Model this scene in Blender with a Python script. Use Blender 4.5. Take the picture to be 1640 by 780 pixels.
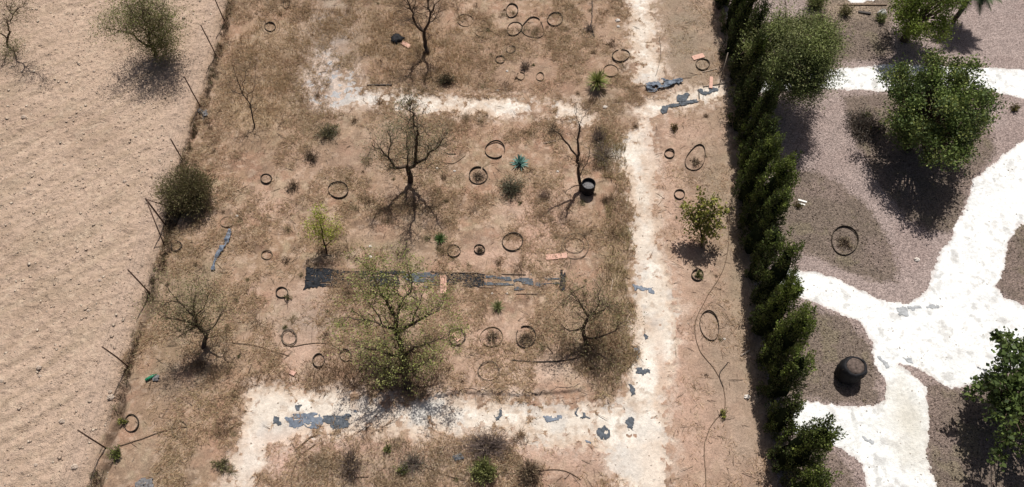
import bpy, math
import numpy as np
from mathutils import Vector

# ------------------------------------------------------------------ camera, sky, sun, exposure
S = bpy.context.scene
COL = S.collection
for _o in list(bpy.data.objects):
    bpy.data.objects.remove(_o)
H = 25.0                       # camera height (m)
A = math.radians(30.4)         # tilt away from straight down
FPX = 1200.0                   # focal length in pixels of the 1640 px wide photograph
cam_d = bpy.data.cameras.new('camera')
cam = bpy.data.objects.new('camera', cam_d)
COL.objects.link(cam)
cam.location = (0, 0, H)
cam.rotation_euler = (A, 0, 0)
cam_d.sensor_width = 36.0
cam_d.lens = 36.0 * FPX / 1640.0
cam_d.clip_end = 3000
S.camera = cam
LDIR = Vector((-0.11, -0.56, -1.0)).normalized()     # the way sunlight travels
el = math.asin(-LDIR.z)
az = math.atan2(-LDIR.x, -LDIR.y)
W = bpy.data.worlds.new("World"); S.world = W; W.use_nodes = True
wn = W.node_tree; bg = wn.nodes['Background']
sky = wn.nodes.new('ShaderNodeTexSky'); sky.sky_type = 'NISHITA'; sky.sun_disc = False
sky.air_density = 0.8; sky.dust_density = 3.5; sky.ozone_density = 0.4
sky.sun_elevation = el; sky.sun_rotation = az
wn.links.new(sky.outputs[0], bg.inputs[0]); bg.inputs[1].default_value = 0.052
sd_ = bpy.data.lights.new('sun', 'SUN'); sun = bpy.data.objects.new('sun', sd_); COL.objects.link(sun)
sd_.energy = 4.7; sd_.angle = math.radians(0.5); sd_.color = (1.0, 0.965, 0.90)
sun.rotation_euler = LDIR.to_track_quat('-Z', 'Y').to_euler()
sun.location = (0, 20, 30)
S.view_settings.view_transform = 'Standard'; S.view_settings.look = 'None'
S.view_settings.gamma = 1.0; S.view_settings.exposure = 0.0; S.view_settings.use_curve_mapping = False

rng = np.random.default_rng(7)
ca, sa = math.cos(A), math.sin(A)

# ------------------------------------------------------------------ helpers
def P(u, v, h=0.0):
    """the world point at height h that stands at pixel u, v of the photograph"""
    x = (u - 820) / FPX; y = -(v - 390) / FPX
    Y = y * ca + sa; Z = y * sa - ca
    t = (H - h) / -Z
    return np.array([x * t, Y * t, h])

def PX(x, y):
    dx, dy = x, y
    dep = dy * sa + H * ca; up = dy * ca - H * sa
    return 820 + FPX * dx / dep, 390 - FPX * up / dep

def PL(pts):
    return np.array([P(a, b)[:2] for a, b in pts])

def _h(ix, iy, s):
    v = np.sin(ix * 127.1 + iy * 311.7 + s * 74.7) * 43758.5453
    return v - np.floor(v)

def vn(x, y, s=0):
    ix = np.floor(x); iy = np.floor(y); fx = x - ix; fy = y - iy
    fx = fx * fx * (3 - 2 * fx); fy = fy * fy * (3 - 2 * fy)
    a = _h(ix, iy, s); b = _h(ix + 1, iy, s); c = _h(ix, iy + 1, s); d = _h(ix + 1, iy + 1, s)
    return (a * (1 - fx) + b * fx) * (1 - fy) + (c * (1 - fx) + d * fx) * fy

def fbm(x, y, f=1.0, o=4, s=0):
    t = 0; amp = 1.0; n = 0
    for k in range(o):
        t = t + amp * (vn(x * f, y * f, s + k * 3.1) - 0.5); n += amp; amp *= 0.55; f *= 2.07
    return t / n * 2          # about -0.6 .. 0.6

def sstep(a, b, x):
    t = np.clip((x - a) / (b - a), 0, 1); return t * t * (3 - 2 * t)

def sdpoly(x, y, poly):
    """signed distance to polygon, positive inside"""
    d = np.full(x.shape, 1e9); inside = np.zeros(x.shape, bool)
    n = len(poly)
    for i in range(n):
        a = poly[i]; b = poly[(i + 1) % n]
        ex, ey = b[0] - a[0], b[1] - a[1]
        wx, wy = x - a[0], y - a[1]
        t = np.clip((wx * ex + wy * ey) / (ex * ex + ey * ey + 1e-12), 0, 1)
        d = np.minimum(d, (wx - ex * t) ** 2 + (wy - ey * t) ** 2)
        c = (a[1] > y) != (b[1] > y)
        if abs(ey) > 1e-12:
            inside ^= c & (x < ex * (y - a[1]) / ey + a[0])
    d = np.sqrt(d)
    return np.where(inside, d, -d)

def dline(x, y, line):
    """distance to an open polyline and the side (positive = right of travel)"""
    d = np.full(x.shape, 1e9); side = np.zeros(x.shape)
    for i in range(len(line) - 1):
        a = line[i]; b = line[i + 1]
        ex, ey = b[0] - a[0], b[1] - a[1]
        wx, wy = x - a[0], y - a[1]
        t = np.clip((wx * ex + wy * ey) / (ex * ex + ey * ey), 0, 1)
        dd = np.hypot(wx - ex * t, wy - ey * t)
        m = dd < d
        side = np.where(m, np.sign(wx * ey - wy * ex), side); d = np.where(m, dd, d)
    return d, side

def box_sel(X, Y, poly, pad=1.0):
    return (X > poly[:, 0].min() - pad) & (X < poly[:, 0].max() + pad) & (Y > poly[:, 1].min() - pad) & (Y < poly[:, 1].max() + pad)

def mesh_np(name, V, Fc, k, col=None, smooth=False, mat=None, parent=None, origin=None):
    """mesh from numpy: V (n,3), Fc (m,k) faces of k corners, col (n,3) vertex colours"""
    V = np.asarray(V, dtype=np.float32)
    if origin is not None: V = V - np.asarray(origin, dtype=np.float32)
    me = bpy.data.meshes.new(name)
    me.vertices.add(len(V)); me.vertices.foreach_set('co', V.ravel())
    Fc = np.asarray(Fc, dtype=np.int32)
    me.loops.add(Fc.size); me.loops.foreach_set('vertex_index', Fc.ravel())
    me.polygons.add(len(Fc))
    me.polygons.foreach_set('loop_start', np.arange(0, Fc.size, k, dtype=np.int32))
    me.polygons.foreach_set('loop_total', np.full(len(Fc), k, dtype=np.int32))
    if smooth: me.polygons.foreach_set('use_smooth', np.ones(len(Fc), bool))
    if col is not None:
        at = me.color_attributes.new('Col', 'FLOAT_COLOR', 'POINT')
        c4 = np.ones((len(V), 4), dtype=np.float32); c4[:, :3] = col
        at.data.foreach_set('color', c4.ravel())
    me.update(calc_edges=True); me.validate()
    o = bpy.data.objects.new(name, me); COL.objects.link(o)
    if mat: me.materials.append(mat)
    if parent is not None:
        o.parent = parent
    elif origin is not None:
        o.location = origin
    return o

def tag(o, label=None, cat=None, group=None, kind=None):
    if label: o['label'] = label
    if cat: o['category'] = cat
    if group: o['group'] = group
    if kind: o['kind'] = kind
    return o

def thing(name, loc, label, cat, group=None):
    o = bpy.data.objects.new(name, None); COL.objects.link(o); o.location = loc
    o.empty_display_size = 0.2
    return tag(o, label, cat, group)

class Mesh:
    """collects tubes, boxes and polygons in numpy-friendly lists"""
    def __init__(s): s.v = []; s.f = []
    def tube(s, pts, rad, n=6, cap=True):
        pts = [np.asarray(p, float) for p in pts]
        m = len(pts); b0 = len(s.v)
        prev = None
        for i, p in enumerate(pts):
            d = pts[min(i + 1, m - 1)] - pts[max(i - 1, 0)]
            d = d / (np.linalg.norm(d) + 1e-9)
            if prev is None:
                a = np.cross(d, [0.3, 0.9, 0.2]);
            else:
                a = prev - d * np.dot(prev, d)
            a = a / (np.linalg.norm(a) + 1e-9); prev = a
            b = np.cross(d, a)
            r = rad[i] if hasattr(rad, '__len__') else rad
            for k in range(n):
                t = 2 * math.pi * k / n
                s.v.append(p + a * r * math.cos(t) + b * r * math.sin(t))
        for i in range(m - 1):
            for k in range(n):
                k2 = (k + 1) % n
                s.f.append((b0 + i * n + k, b0 + i * n + k2, b0 + (i + 1) * n + k2, b0 + (i + 1) * n + k))
        if cap:
            s.f.append(tuple(b0 + k for k in range(n))[::-1])
            s.f.append(tuple(b0 + (m - 1) * n + k for k in range(n)))
    def box(s, c, sx, sy, sz, rz=0.0, tilt=0.0):
        b0 = len(s.v); cr, sr = math.cos(rz), math.sin(rz)
        for dz in (-1, 1):
            for dx, dy in ((-1, -1), (1, -1), (1, 1), (-1, 1)):
                x, y, z = dx * sx / 2, dy * sy / 2, dz * sz / 2
                z += x * tilt
                s.v.append(np.array([c[0] + x * cr - y * sr, c[1] + x * sr + y * cr, c[2] + z]))
        for q in ((3, 2, 1, 0), (4, 5, 6, 7), (0, 1, 5, 4), (1, 2, 6, 5), (2, 3, 7, 6), (3, 0, 4, 7)):
            s.f.append(tuple(b0 + k for k in q))
    def lathe(s, c, prof, n=24, wob=None):
        b0 = len(s.v)
        for (r, z) in prof:
            for k in range(n):
                t = 2 * math.pi * k / n
                w = 1 if wob is None else 1 + wob(t, z)
                s.v.append(np.array([c[0] + r * w * math.cos(t), c[1] + r * w * math.sin(t), c[2] + z]))
        for i in range(len(prof) - 1):
            for k in range(n):
                k2 = (k + 1) % n
                s.f.append((b0 + i * n + k, b0 + i * n + k2, b0 + (i + 1) * n + k2, b0 + (i + 1) * n + k))
    def build(s, name, mat, parent=None, origin=(0, 0, 0), smooth=True, bevel=0):
        o0 = np.asarray(origin, float)
        me = bpy.data.meshes.new(name)
        me.from_pydata([tuple(v - o0) for v in s.v], [], s.f)
        if smooth: me.polygons.foreach_set('use_smooth', np.ones(len(me.polygons), bool))
        me.materials.append(mat); me.update()
        o = bpy.data.objects.new(name, me); COL.objects.link(o)
        if parent is not None: o.parent = parent
        else: o.location = origin
        if bevel:
            b = o.modifiers.new('bevel', 'BEVEL'); b.width = bevel; b.segments = 2
        return o

# ------------------------------------------------------------------ materials
def new_mat(name):
    m = bpy.data.materials.new(name); m.use_nodes = True
    nt = m.node_tree
    return m, nt, nt.nodes['Principled BSDF']

def N(nt, t, **kw):
    n = nt.nodes.new(t)
    for k, v in kw.items():
        if k.startswith('_'): setattr(n, k[1:], v)
        else: n.inputs[k.replace('__', ' ')].default_value = v
    return n

def mixrgb(nt, blend, fac, a, b):
    n = nt.nodes.new('ShaderNodeMix'); n.data_type = 'RGBA'; n.blend_type = blend
    for sock, val in ((n.inputs[0], fac), (n.inputs[6], a), (n.inputs[7], b)):
        if hasattr(val, 'is_linked') or hasattr(val, 'links'): nt.links.new(val, sock)
        else: sock.default_value = val
    return n.outputs[2]

def ground_mat(name, scales, contrast, bump, dist=0.02, rough=0.95, speck=0.0, speck_scale=14, dark=(0.5, 0.45, 0.4, 1)):
    """vertex colour times several scales of grain, with a real bump"""
    m, nt, bs = new_mat(name)
    at = nt.nodes.new('ShaderNodeVertexColor'); at.layer_name = 'Col'
    tc = nt.nodes.new('ShaderNodeNewGeometry')
    c = at.outputs[0]; hs = None
    for sc_, co in zip(scales, contrast):
        n = N(nt, 'ShaderNodeTexNoise', Scale=sc_, Detail=4.0, Roughness=0.62)
        nt.links.new(tc.outputs['Position'], n.inputs['Vector'])
        r = nt.nodes.new('ShaderNodeMapRange'); r.inputs[1].default_value = 0.3; r.inputs[2].default_value = 0.7
        r.inputs[3].default_value = 1 - co; r.inputs[4].default_value = 1 + co
        nt.links.new(n.outputs[0], r.inputs[0])
        cc = nt.nodes.new('ShaderNodeCombineColor')
        for i in range(3): nt.links.new(r.outputs[0], cc.inputs[i])
        c = mixrgb(nt, 'MULTIPLY', 1.0, c, cc.outputs[0])
        if hs is None: hs = n.outputs[0]
        else:
            ad = nt.nodes.new('ShaderNodeMath'); ad.operation = 'ADD'
            nt.links.new(hs, ad.inputs[0]); nt.links.new(n.outputs[0], ad.inputs[1]); hs = ad.outputs[0]
    if speck > 0:
        vo = N(nt, 'ShaderNodeTexVoronoi', Scale=speck_scale); nt.links.new(tc.outputs['Position'], vo.inputs['Vector'])
        c = mixrgb(nt, 'MIX', 0.0, c, c)
        hsv = nt.nodes.new('ShaderNodeSeparateColor'); nt.links.new(vo.outputs['Color'], hsv.inputs[0])
        r = nt.nodes.new('ShaderNodeMapRange'); r.inputs[3].default_value = 1 - speck; r.inputs[4].default_value = 1 + speck
        nt.links.new(hsv.outputs[0], r.inputs[0])
        cc = nt.nodes.new('ShaderNodeCombineColor')
        for i in range(3): nt.links.new(r.outputs[0], cc.inputs[i])
        c = mixrgb(nt, 'MULTIPLY', 1.0, c, cc.outputs[0])
        ad = nt.nodes.new('ShaderNodeMath'); ad.operation = 'SUBTRACT'
        nt.links.new(hs, ad.inputs[0]); nt.links.new(vo.outputs['Distance'], ad.inputs[1]); hs = ad.outputs[0]
    nt.links.new(c, bs.inputs['Base Color'])
    b = N(nt, 'ShaderNodeBump', Strength=bump, Distance=dist)
    nt.links.new(hs, b.inputs['Height']); nt.links.new(b.outputs[0], bs.inputs['Normal'])
    bs.inputs['Roughness'].default_value = rough
    bs.inputs['Specular IOR Level'].default_value = 0.15
    return m

M_soil = ground_mat('dry_soil', (3.0, 14.0, 45.0), (0.13, 0.22, 0.24), 0.9, 0.03)
M_field = ground_mat('ploughed_soil', (2.2, 9.0, 26.0), (0.07, 0.14, 0.2), 1.0, 0.06)
M_lime = ground_mat('white_lime', (2.0, 9.0, 28.0), (0.07, 0.12, 0.10), 0.7, 0.03)
M_gravel = ground_mat('gravel', (1.5, 8.0, 34.0), (0.08, 0.12, 0.3), 1.0, 0.03, speck=0.4, speck_scale=26)

def plain(name, col, rough=0.8, var=0.25, scale=12.0, bump=0.3, spec=0.3, metal=0.0, dist=0.01):
    m, nt, bs = new_mat(name)
    tc = nt.nodes.new('ShaderNodeTexCoord')
    n = N(nt, 'ShaderNodeTexNoise', Scale=scale, Detail=5.0, Roughness=0.6)
    nt.links.new(tc.outputs['Object'], n.inputs['Vector'])
    a = tuple(c * (1 - var) for c in col) + (1,); b_ = tuple(min(1, c * (1 + var)) for c in col) + (1,)
    r = nt.nodes.new('ShaderNodeMapRange'); r.inputs[1].default_value = 0.3; r.inputs[2].default_value = 0.7
    nt.links.new(n.outputs[0], r.inputs[0])
    c = mixrgb(nt, 'MIX', r.outputs[0], a, b_)
    nt.links.new(c, bs.inputs['Base Color'])
    b = N(nt, 'ShaderNodeBump', Strength=bump, Distance=dist)
    nt.links.new(n.outputs[0], b.inputs['Height']); nt.links.new(b.outputs[0], bs.inputs['Normal'])
    bs.inputs['Roughness'].default_value = rough; bs.inputs['Specular IOR Level'].default_value = spec
    bs.inputs['Metallic'].default_value = metal
    return m

def leaf_mat(name, transl=0.25, rough=0.6, spec=0.25):
    m, nt, bs = new_mat(name)
    at = nt.nodes.new('ShaderNodeVertexColor'); at.layer_name = 'Col'
    nt.links.new(at.outputs[0], bs.inputs['Base Color'])
    bs.inputs['Roughness'].default_value = rough; bs.inputs['Specular IOR Level'].default_value = spec
    if transl > 0:
        t = nt.nodes.new('ShaderNodeBsdfTranslucent'); nt.links.new(at.outputs[0], t.inputs[0])
        mx = nt.nodes.new('ShaderNodeMixShader'); mx.inputs[0].default_value = transl
        nt.links.new(bs.outputs[0], mx.inputs[1]); nt.links.new(t.outputs[0], mx.inputs[2])
        nt.links.new(mx.outputs[0], nt.nodes['Material Output'].inputs[0])
    return m

M_leaf = leaf_mat('leaf', 0.22)
M_straw = leaf_mat('straw', 0.2, 0.8, 0.1)
M_core = plain('core_shade', (0.018, 0.025, 0.012), 1.0, 0.5, 8, 0.6, 0.0)  # near-black colour paints the shade inside the cypresses
M_bark = plain('bark', (0.095, 0.068, 0.052), 0.95, 0.35, 25, 0.6, 0.1)
M_deadbark = plain('dead_bark', (0.085, 0.062, 0.048), 0.95, 0.35, 25, 0.6, 0.1)
M_hoop = plain('hoop_plastic', (0.05, 0.039, 0.03), 0.8, 0.5, 12, 0.3, 0.2)
M_hooppale = plain('hoop_dusty', (0.17, 0.125, 0.085), 0.9, 0.4, 12, 0.3, 0.2)
M_wirering = plain('wire_ring', (0.13, 0.10, 0.075), 0.7, 0.3, 12, 0.2, 0.3)
M_hose = plain('drip_hose', (0.14, 0.095, 0.065), 0.8, 0.3, 10, 0.2, 0.2)
M_hosedark = plain('black_hose', (0.035, 0.026, 0.022), 0.6, 0.3, 10, 0.2, 0.3)
M_post = plain('rusty_steel', (0.12, 0.075, 0.055), 0.75, 0.35, 20, 0.3, 0.4)
M_wire = plain('fence_wire', (0.19, 0.15, 0.12), 0.6, 0.2, 20, 0.2, 0.4)
M_black = plain('black_plastic', (0.017, 0.019, 0.024), 0.65, 0.8, 9, 0.6, 0.12, dist=0.03)
M_fabric = plain('ground_fabric', (0.09, 0.102, 0.12), 0.85, 0.5, 9, 0.8, 0.25, dist=0.03)
M_bluesheet = plain('blue_grey_sheet', (0.12, 0.145, 0.19), 0.55, 0.4, 6, 0.8, 0.4, dist=0.03)
M_tile = plain('pink_clay', (0.60, 0.37, 0.295), 0.9, 0.12, 14, 0.3, 0.2)
M_stone = plain('pale_stone', (0.48, 0.39, 0.32), 0.95, 0.2, 8, 0.5, 0.15)
M_whitestone = plain('white_stone', (0.74, 0.68, 0.62), 0.95, 0.12, 8, 0.5, 0.15)
M_pot = plain('black_rubber', (0.014, 0.014, 0.017), 0.7, 0.4, 9, 0.5, 0.18)
M_potsoil = plain('pot_soil', (0.12, 0.092, 0.08), 1.0, 0.5, 14, 1.0, 0.1, dist=0.03)
M_ash = plain('grey_rubble', (0.17, 0.165, 0.17), 0.95, 0.5, 14, 0.9, 0.1, dist=0.03)
M_green = plain('green_plastic', (0.02, 0.20, 0.10), 0.35, 0.2, 8, 0.1, 0.5)
M_white = plain('white_plastic', (0.75, 0.74, 0.70), 0.5, 0.08, 8, 0.1, 0.4)
M_wood = plain('weathered_wood', (0.22, 0.16, 0.12), 0.9, 0.3, 20, 0.5, 0.15)

# ------------------------------------------------------------------ the ground as one fine grid, cut into soil, field, paths and gravel
RES = 0.04
X0, X1, Y0, Y1 = -27.0, 27.0, 3.6, 31.0
nx = int(round((X1 - X0) / RES)); ny = int(round((Y1 - Y0) / RES))
gx = np.linspace(X0, X1, nx + 1); gy = np.linspace(Y0, Y1, ny + 1)
GX, GY = np.meshgrid(gx, gy)                     # nodes, shape (ny+1, nx+1)

FENCE = PL([(128, 860), (150, 780), (168, 717), (205, 587), (240, 470), (266, 398), (268, 360), (278, 332), (293, 257), (322, 172), (347, 90), (361, 37), (374, -30), (388, -90)])
ROWLINE = PL([(1262, 900), (1245, 770), (1228, 600), (1205, 440), (1200, 260), (1175, 100), (1158, 0), (1140, -90)])
fd, fs = dline(GX, GY, FENCE)
sd_field = np.where(fs < 0, fd, -fd) - 0.12      # positive in the field (left of the fence)
sd_field += 0.22 * fbm(GX, GY, 1.3, 3, 5)
rd, rs = dline(GX, GY, ROWLINE)
sd_right = np.where(rs > 0, rd, -rd)

PATH_PLOT = [
    [(1003, -60), (1040, -60), (1048, 40), (1056, 90), (1068, 132), (1040, 140), (1010, 128), (1012, 70), (1008, 20)],
    [(1040, 180), (1050, 205), (1046, 260), (1050, 330), (1054, 400), (1074, 450), (1086, 500), (1082, 560), (1064, 620), (1068, 700), (1066, 860),
     (990, 860), (992, 770), (975, 722), (940, 712), (880, 712), (820, 700), (760, 695), (700, 695), (640, 694), (570, 690), (500, 700), (440, 708), (420, 740), (410, 860),
     (350, 860), (365, 770), (378, 700), (390, 650), (402, 622), (450, 616), (540, 630), (640, 640), (720, 640), (820, 642), (930, 648), (985, 650), (1006, 622), (1018, 545), (1014, 470), (1014, 400), (1016, 345), (1002, 290), (985, 252), (968, 238), (1002, 222), (1024, 196)],
    [(575, 146), (640, 150), (720, 152), (800, 152), (855, 162), (858, 178), (800, 184), (740, 180), (690, 176), (630, 168), (580, 160)],
    [(886, 162), (925, 164), (950, 186), (948, 200), (920, 196), (890, 182)],
    [(1020, 178), (1040, 160), (1084, 150), (1110, 140), (1160, 132), (1172, 150), (1140, 164), (1090, 168), (1060, 184), (1040, 192)],
    [(488, 120), (505, 95), (525, 84), (548, 100), (570, 125), (590, 146), (575, 165), (530, 172), (500, 160)],
]
PATH_GARDEN = [
    [(1195, 126), (1230, 124), (1330, 112), (1420, 103), (1500, 106), (1580, 108), (1640, 112), (1720, 118), (1720, 172), (1640, 158), (1580, 143), (1500, 144), (1420, 146), (1360, 145), (1300, 142), (1200, 150)],
    [(1720, 160), (1640, 224), (1602, 252), (1560, 288), (1542, 340), (1520, 385), (1500, 412), (1484, 465), (1455, 486), (1420, 484), (1390, 470), (1350, 450), (1300, 434), (1250, 428), (1235, 440), (1240, 460),
     (1290, 478), (1330, 494), (1376, 516), (1396, 548), (1400, 580), (1416, 606), (1416, 640), (1400, 652), (1350, 652), (1285, 642), (1262, 660), (1270, 696), (1310, 706), (1350, 722), (1380, 742), (1400, 860),
     (1520, 860), (1500, 770), (1484, 735), (1488, 680), (1482, 620), (1462, 600), (1436, 582), (1470, 590), (1520, 622), (1560, 616), (1600, 602), (1640, 592), (1720, 585), (1720, 510), (1640, 490), (1612, 478), (1594, 458), (1610, 427), (1613, 393), (1630, 363), (1720, 330)],
    [(1350, -60), (1420, -60), (1398, 0), (1380, 5), (1362, 3), (1352, -10)],
]
def path_sd(polys, amp, fr, seed):
    out = np.full(GX.shape, -9.0)
    for p in polys:
        w = PL(p); m = box_sel(GX, GY, w)
        s_ = np.full(GX.shape, -9.0); s_[m] = sdpoly(GX[m], GY[m], w)
        out = np.maximum(out, s_)
    return out
sp1 = path_sd(PATH_PLOT, 0, 0, 0); sp2 = path_sd(PATH_GARDEN, 0, 0, 0)
n1 = fbm(GX, GY, 1.6, 5, 11); n2 = fbm(GX, GY, 7.0, 3, 21); n3 = fbm(GX, GY, 0.5, 3, 31)
n4 = fbm(GX, GY, 11.0, 3, 23)
sp1n = sp1 + 0.40 * n1 + 0.26 * n2 + 0.16 * n4
sp2n = sp2 + 0.10 * n1 + 0.08 * n2 + 0.06 * n4

def blob(u, v, ru, rv, soft=1.0):
    """soft patch given by its pixel centre and pixel radii, evaluated on the ground"""
    c = P(u, v); ax = abs(P(u + ru, v)[0] - P(u - ru, v)[0]) / 2; ay = abs(P(u, v + rv)[1] - P(u, v - rv)[1]) / 2
    r2 = ((GX - c[0]) / ax) ** 2 + ((GY - c[1]) / ay) ** 2
    return np.exp(-r2 * (1.1 + 1.4 * n1))

# relief
hgt = 0.025 * fbm(GX, GY, 0.5, 3, 41) + 0.014 * fbm(GX, GY, 3.0, 3, 43)
plot_m = (sd_field < 0) & (sd_right < 0)
infield = sstep(-0.1, 0.25, sd_field)
ang = math.radians(38)
ru_ = GX * math.cos(ang) + GY * math.sin(ang); rv_ = -GX * math.sin(ang) + GY * math.cos(ang)
clod = fbm(GX, GY, 4.5, 4, 51)
furrow = np.sin((rv_ + 0.35 * n3) * 2 * math.pi / 0.85) * sstep(-0.35, 0.25, n3)
hgt += infield * (0.05 * np.clip(clod, -0.3, 1) + 0.075 * np.clip(fbm(GX, GY, 7.0, 3, 57) - 0.06, 0, 1) + 0.022 * np.abs(fbm(ru_, rv_ * 2.2, 4.0, 3, 55)) + 0.026 * furrow)
ridge = np.exp(-((sd_field + 0.02) / 0.16) ** 2)
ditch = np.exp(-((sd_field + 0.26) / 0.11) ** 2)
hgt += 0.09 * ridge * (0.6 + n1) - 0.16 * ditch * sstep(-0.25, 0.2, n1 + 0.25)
inpath = sstep(-0.05, 0.1, sp1n)
hgt += -0.03 * inpath + 0.012 * n2 * inpath
LIP = PL([(690, 634), (730, 629), (780, 630), (850, 632), (900, 628), (930, 622)])
ld, ls = dline(GX, GY + 0.10 * n2, LIP)
lx = sstep(LIP[0, 0] - 0.3, LIP[0, 0] + 0.3, GX) * (1 - sstep(LIP[-1, 0] - 0.2, LIP[-1, 0] + 0.3, GX))
hgt += 0.11 * lx * np.where(ls < 0, np.exp(-(ld / 0.45) ** 2), np.exp(-(ld / 0.04) ** 2))
hgt += np.where(sd_right > 0, 0.012 * n2, 0)
fade = np.minimum(np.minimum(GX - X0, X1 - GX), np.minimum(GY - Y0, Y1 - GY))
hgt *= sstep(0, 0.8, fade)

def gz(x, y):
    i = np.clip(((np.asarray(x) - X0) / RES).astype(int) if hasattr(x, '__len__') else int((x - X0) / RES), 0, nx)
    j = np.clip(((np.asarray(y) - Y0) / RES).astype(int) if hasattr(y, '__len__') else int((y - Y0) / RES), 0, ny)
    return hgt[j, i]

# colours of the ground (surface colours, with the ditch shade painted in)
def lerp(c, tgt, w):
    w = np.clip(w, 0, 1)[..., None]
    return c * (1 - w) + np.array(tgt) * w
C = np.zeros(GX.shape + (3,)); C[:] = (0.335, 0.222, 0.145)
C = lerp(C, (0.275, 0.182, 0.108), sstep(-0.1, 0.45, fbm(GX, GY, 0.9, 4, 61)) * 0.75)       # straw-brown
C = lerp(C, (0.45, 0.31, 0.22), sstep(0.0, 0.45, fbm(GX, GY, 0.8, 4, 71)) * 0.75)         # pinkish bare earth
C = lerp(C, (0.36, 0.29, 0.19), sstep(0.05, 0.4, fbm(GX, GY, 2.4, 3, 81)) * 0.55)          # pale straw
C = lerp(C, (0.16, 0.105, 0.07), sstep(0.10, 0.45, fbm(GX, GY, 1.8, 5, 91)) * 0.7)         # dark litter
C = lerp(C, (0.36, 0.205, 0.135), sstep(0.05, 0.4, fbm(GX, GY, 1.4, 5, 93)) * 0.6)         # reddish earth
C = lerp(C, (0.21, 0.135, 0.088), sstep(0.08, 0.4, fbm(GX, GY, 4.5, 4, 95)) * 0.55)
C = lerp(C, (0.50, 0.37, 0.275), sstep(0.10, 0.4, fbm(GX, GY, 5.5, 4, 97)) * 0.55)
PINK, GREY, BROWN, OLIVE, PALE, REDD, ASH = (0.50, 0.335, 0.255), (0.36, 0.29, 0.235), (0.23, 0.152, 0.098), (0.255, 0.195, 0.11), (0.58, 0.44, 0.345), (0.37, 0.205, 0.135), (0.38, 0.37, 0.375)
for (u, v, ru, rv, c, w) in [
    (1150, 300, 50, 160, (0.255, 0.195, 0.145), 0.6), (1160, 620, 45, 200, (0.275, 0.21, 0.16), 0.6), (1110, 60, 60, 70, (0.24, 0.185, 0.14), 0.6), (1085, 400, 45, 300, PINK, 0.55), (1085, 600, 30, 130, PINK, 0.6), (1175, 420, 26, 300, (0.31, 0.24, 0.165), 0.75), (1185, 680, 40, 120, (0.37, 0.28, 0.21), 0.6), (1120, 700, 60, 90, PINK, 0.5),
    (1095, 60, 50, 110, (0.27, 0.215, 0.155), 0.85), (1110, 210, 45, 30, PINK, 0.5), (1150, 560, 30, 90, (0.30, 0.225, 0.16), 0.6),
    (860, 370, 60, 50, PINK, 0.6), (830, 340, 50, 20, PALE, 0.3), (800, 410, 120, 22, PINK, 0.55), (780, 560, 110, 60, PINK, 0.5), (840, 600, 90, 22, PALE, 0.55), (910, 590, 60, 20, PALE, 0.35),
    (500, 510, 70, 50, GREY, 0.6), (470, 470, 40, 25, PINK, 0.4), (430, 330, 35, 18, PINK, 0.7), (480, 560, 80, 30, PINK, 0.45), (400, 460, 30, 30, PINK, 0.5),
    (740, 660, 300, 12, PINK, 0.3), (450, 740, 40, 40, (0.50, 0.33, 0.26), 0.8), (560, 715, 130, 14, (0.50, 0.33, 0.26), 0.8), (860, 725, 140, 18, (0.48, 0.325, 0.25), 0.8), (940, 740, 60, 40, (0.48, 0.325, 0.25), 0.7),
    (700, 760, 200, 30, GREY, 0.35), (560, 750, 80, 30, GREY, 0.4),
    (300, 120, 10, 10, PINK, 0.0), (440, 100, 110, 90, (0.31, 0.225, 0.14), 0.45), (420, 180, 60, 40, (0.30, 0.23, 0.13), 0.6), (600, 60, 140, 70, (0.26, 0.185, 0.11), 0.6), (520, 60, 60, 90, GREY, 0.55), (700, 120, 160, 26, BROWN, 0.6), (760, 90, 80, 50, (0.30, 0.20, 0.13), 0.5),
    (880, 100, 100, 60, (0.33, 0.225, 0.155), 0.55), (900, 140, 70, 20, REDD, 0.5), (950, 30, 40, 60, (0.33, 0.225, 0.155), 0.5), (800, 210, 140, 20, REDD, 0.35), (880, 330, 60, 40, PINK, 0.3),
    (985, 330, 26, 130, BROWN, 0.7), (985, 450, 24, 90, OLIVE, 0.6), (950, 530, 60, 60, OLIVE, 0.55), (975, 600, 34, 30, BROWN, 0.8), (960, 160, 60, 26, (0.26, 0.20, 0.14), 0.7), (1000, 180, 30, 14, (0.27, 0.2, 0.145), 0.5),
    (320, 440, 60, 50, (0.26, 0.2, 0.13), 0.6), (300, 500, 60, 90, (0.235, 0.185, 0.11), 0.7), (380, 590, 40, 50, OLIVE, 0.4), (270, 620, 60, 60, (0.26, 0.19, 0.13), 0.5), (300, 730, 90, 40, (0.30, 0.225, 0.15), 0.5), (355, 690, 16, 70, REDD, 0.5), (240, 750, 60, 40, (0.28, 0.215, 0.15), 0.5),
    (530, 210, 60, 30, OLIVE, 0.4), (450, 240, 90, 40, BROWN, 0.35), (650, 220, 70, 60, (0.26, 0.2, 0.125), 0.5), (660, 340, 70, 50, BROWN, 0.4), (830, 285, 60, 30, (0.25, 0.19, 0.12), 0.4), (560, 260, 80, 40, (0.33, 0.225, 0.165), 0.5),
    (640, 560, 90, 70, (0.24, 0.175, 0.11), 0.6), (620, 400, 120, 30, (0.27, 0.215, 0.14), 0.5), (420, 610, 40, 14, BROWN, 0.5), (570, 610, 60, 18, BROWN, 0.4), (780, 690, 46, 22, (0.30, 0.24, 0.18), 0.7), (600, 690, 60, 14, (0.32, 0.25, 0.17), 0.6),
]:
    C = lerp(C, c, blob(u, v, ru, rv) * w * (0.85 + 0.9 * n1))
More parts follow.
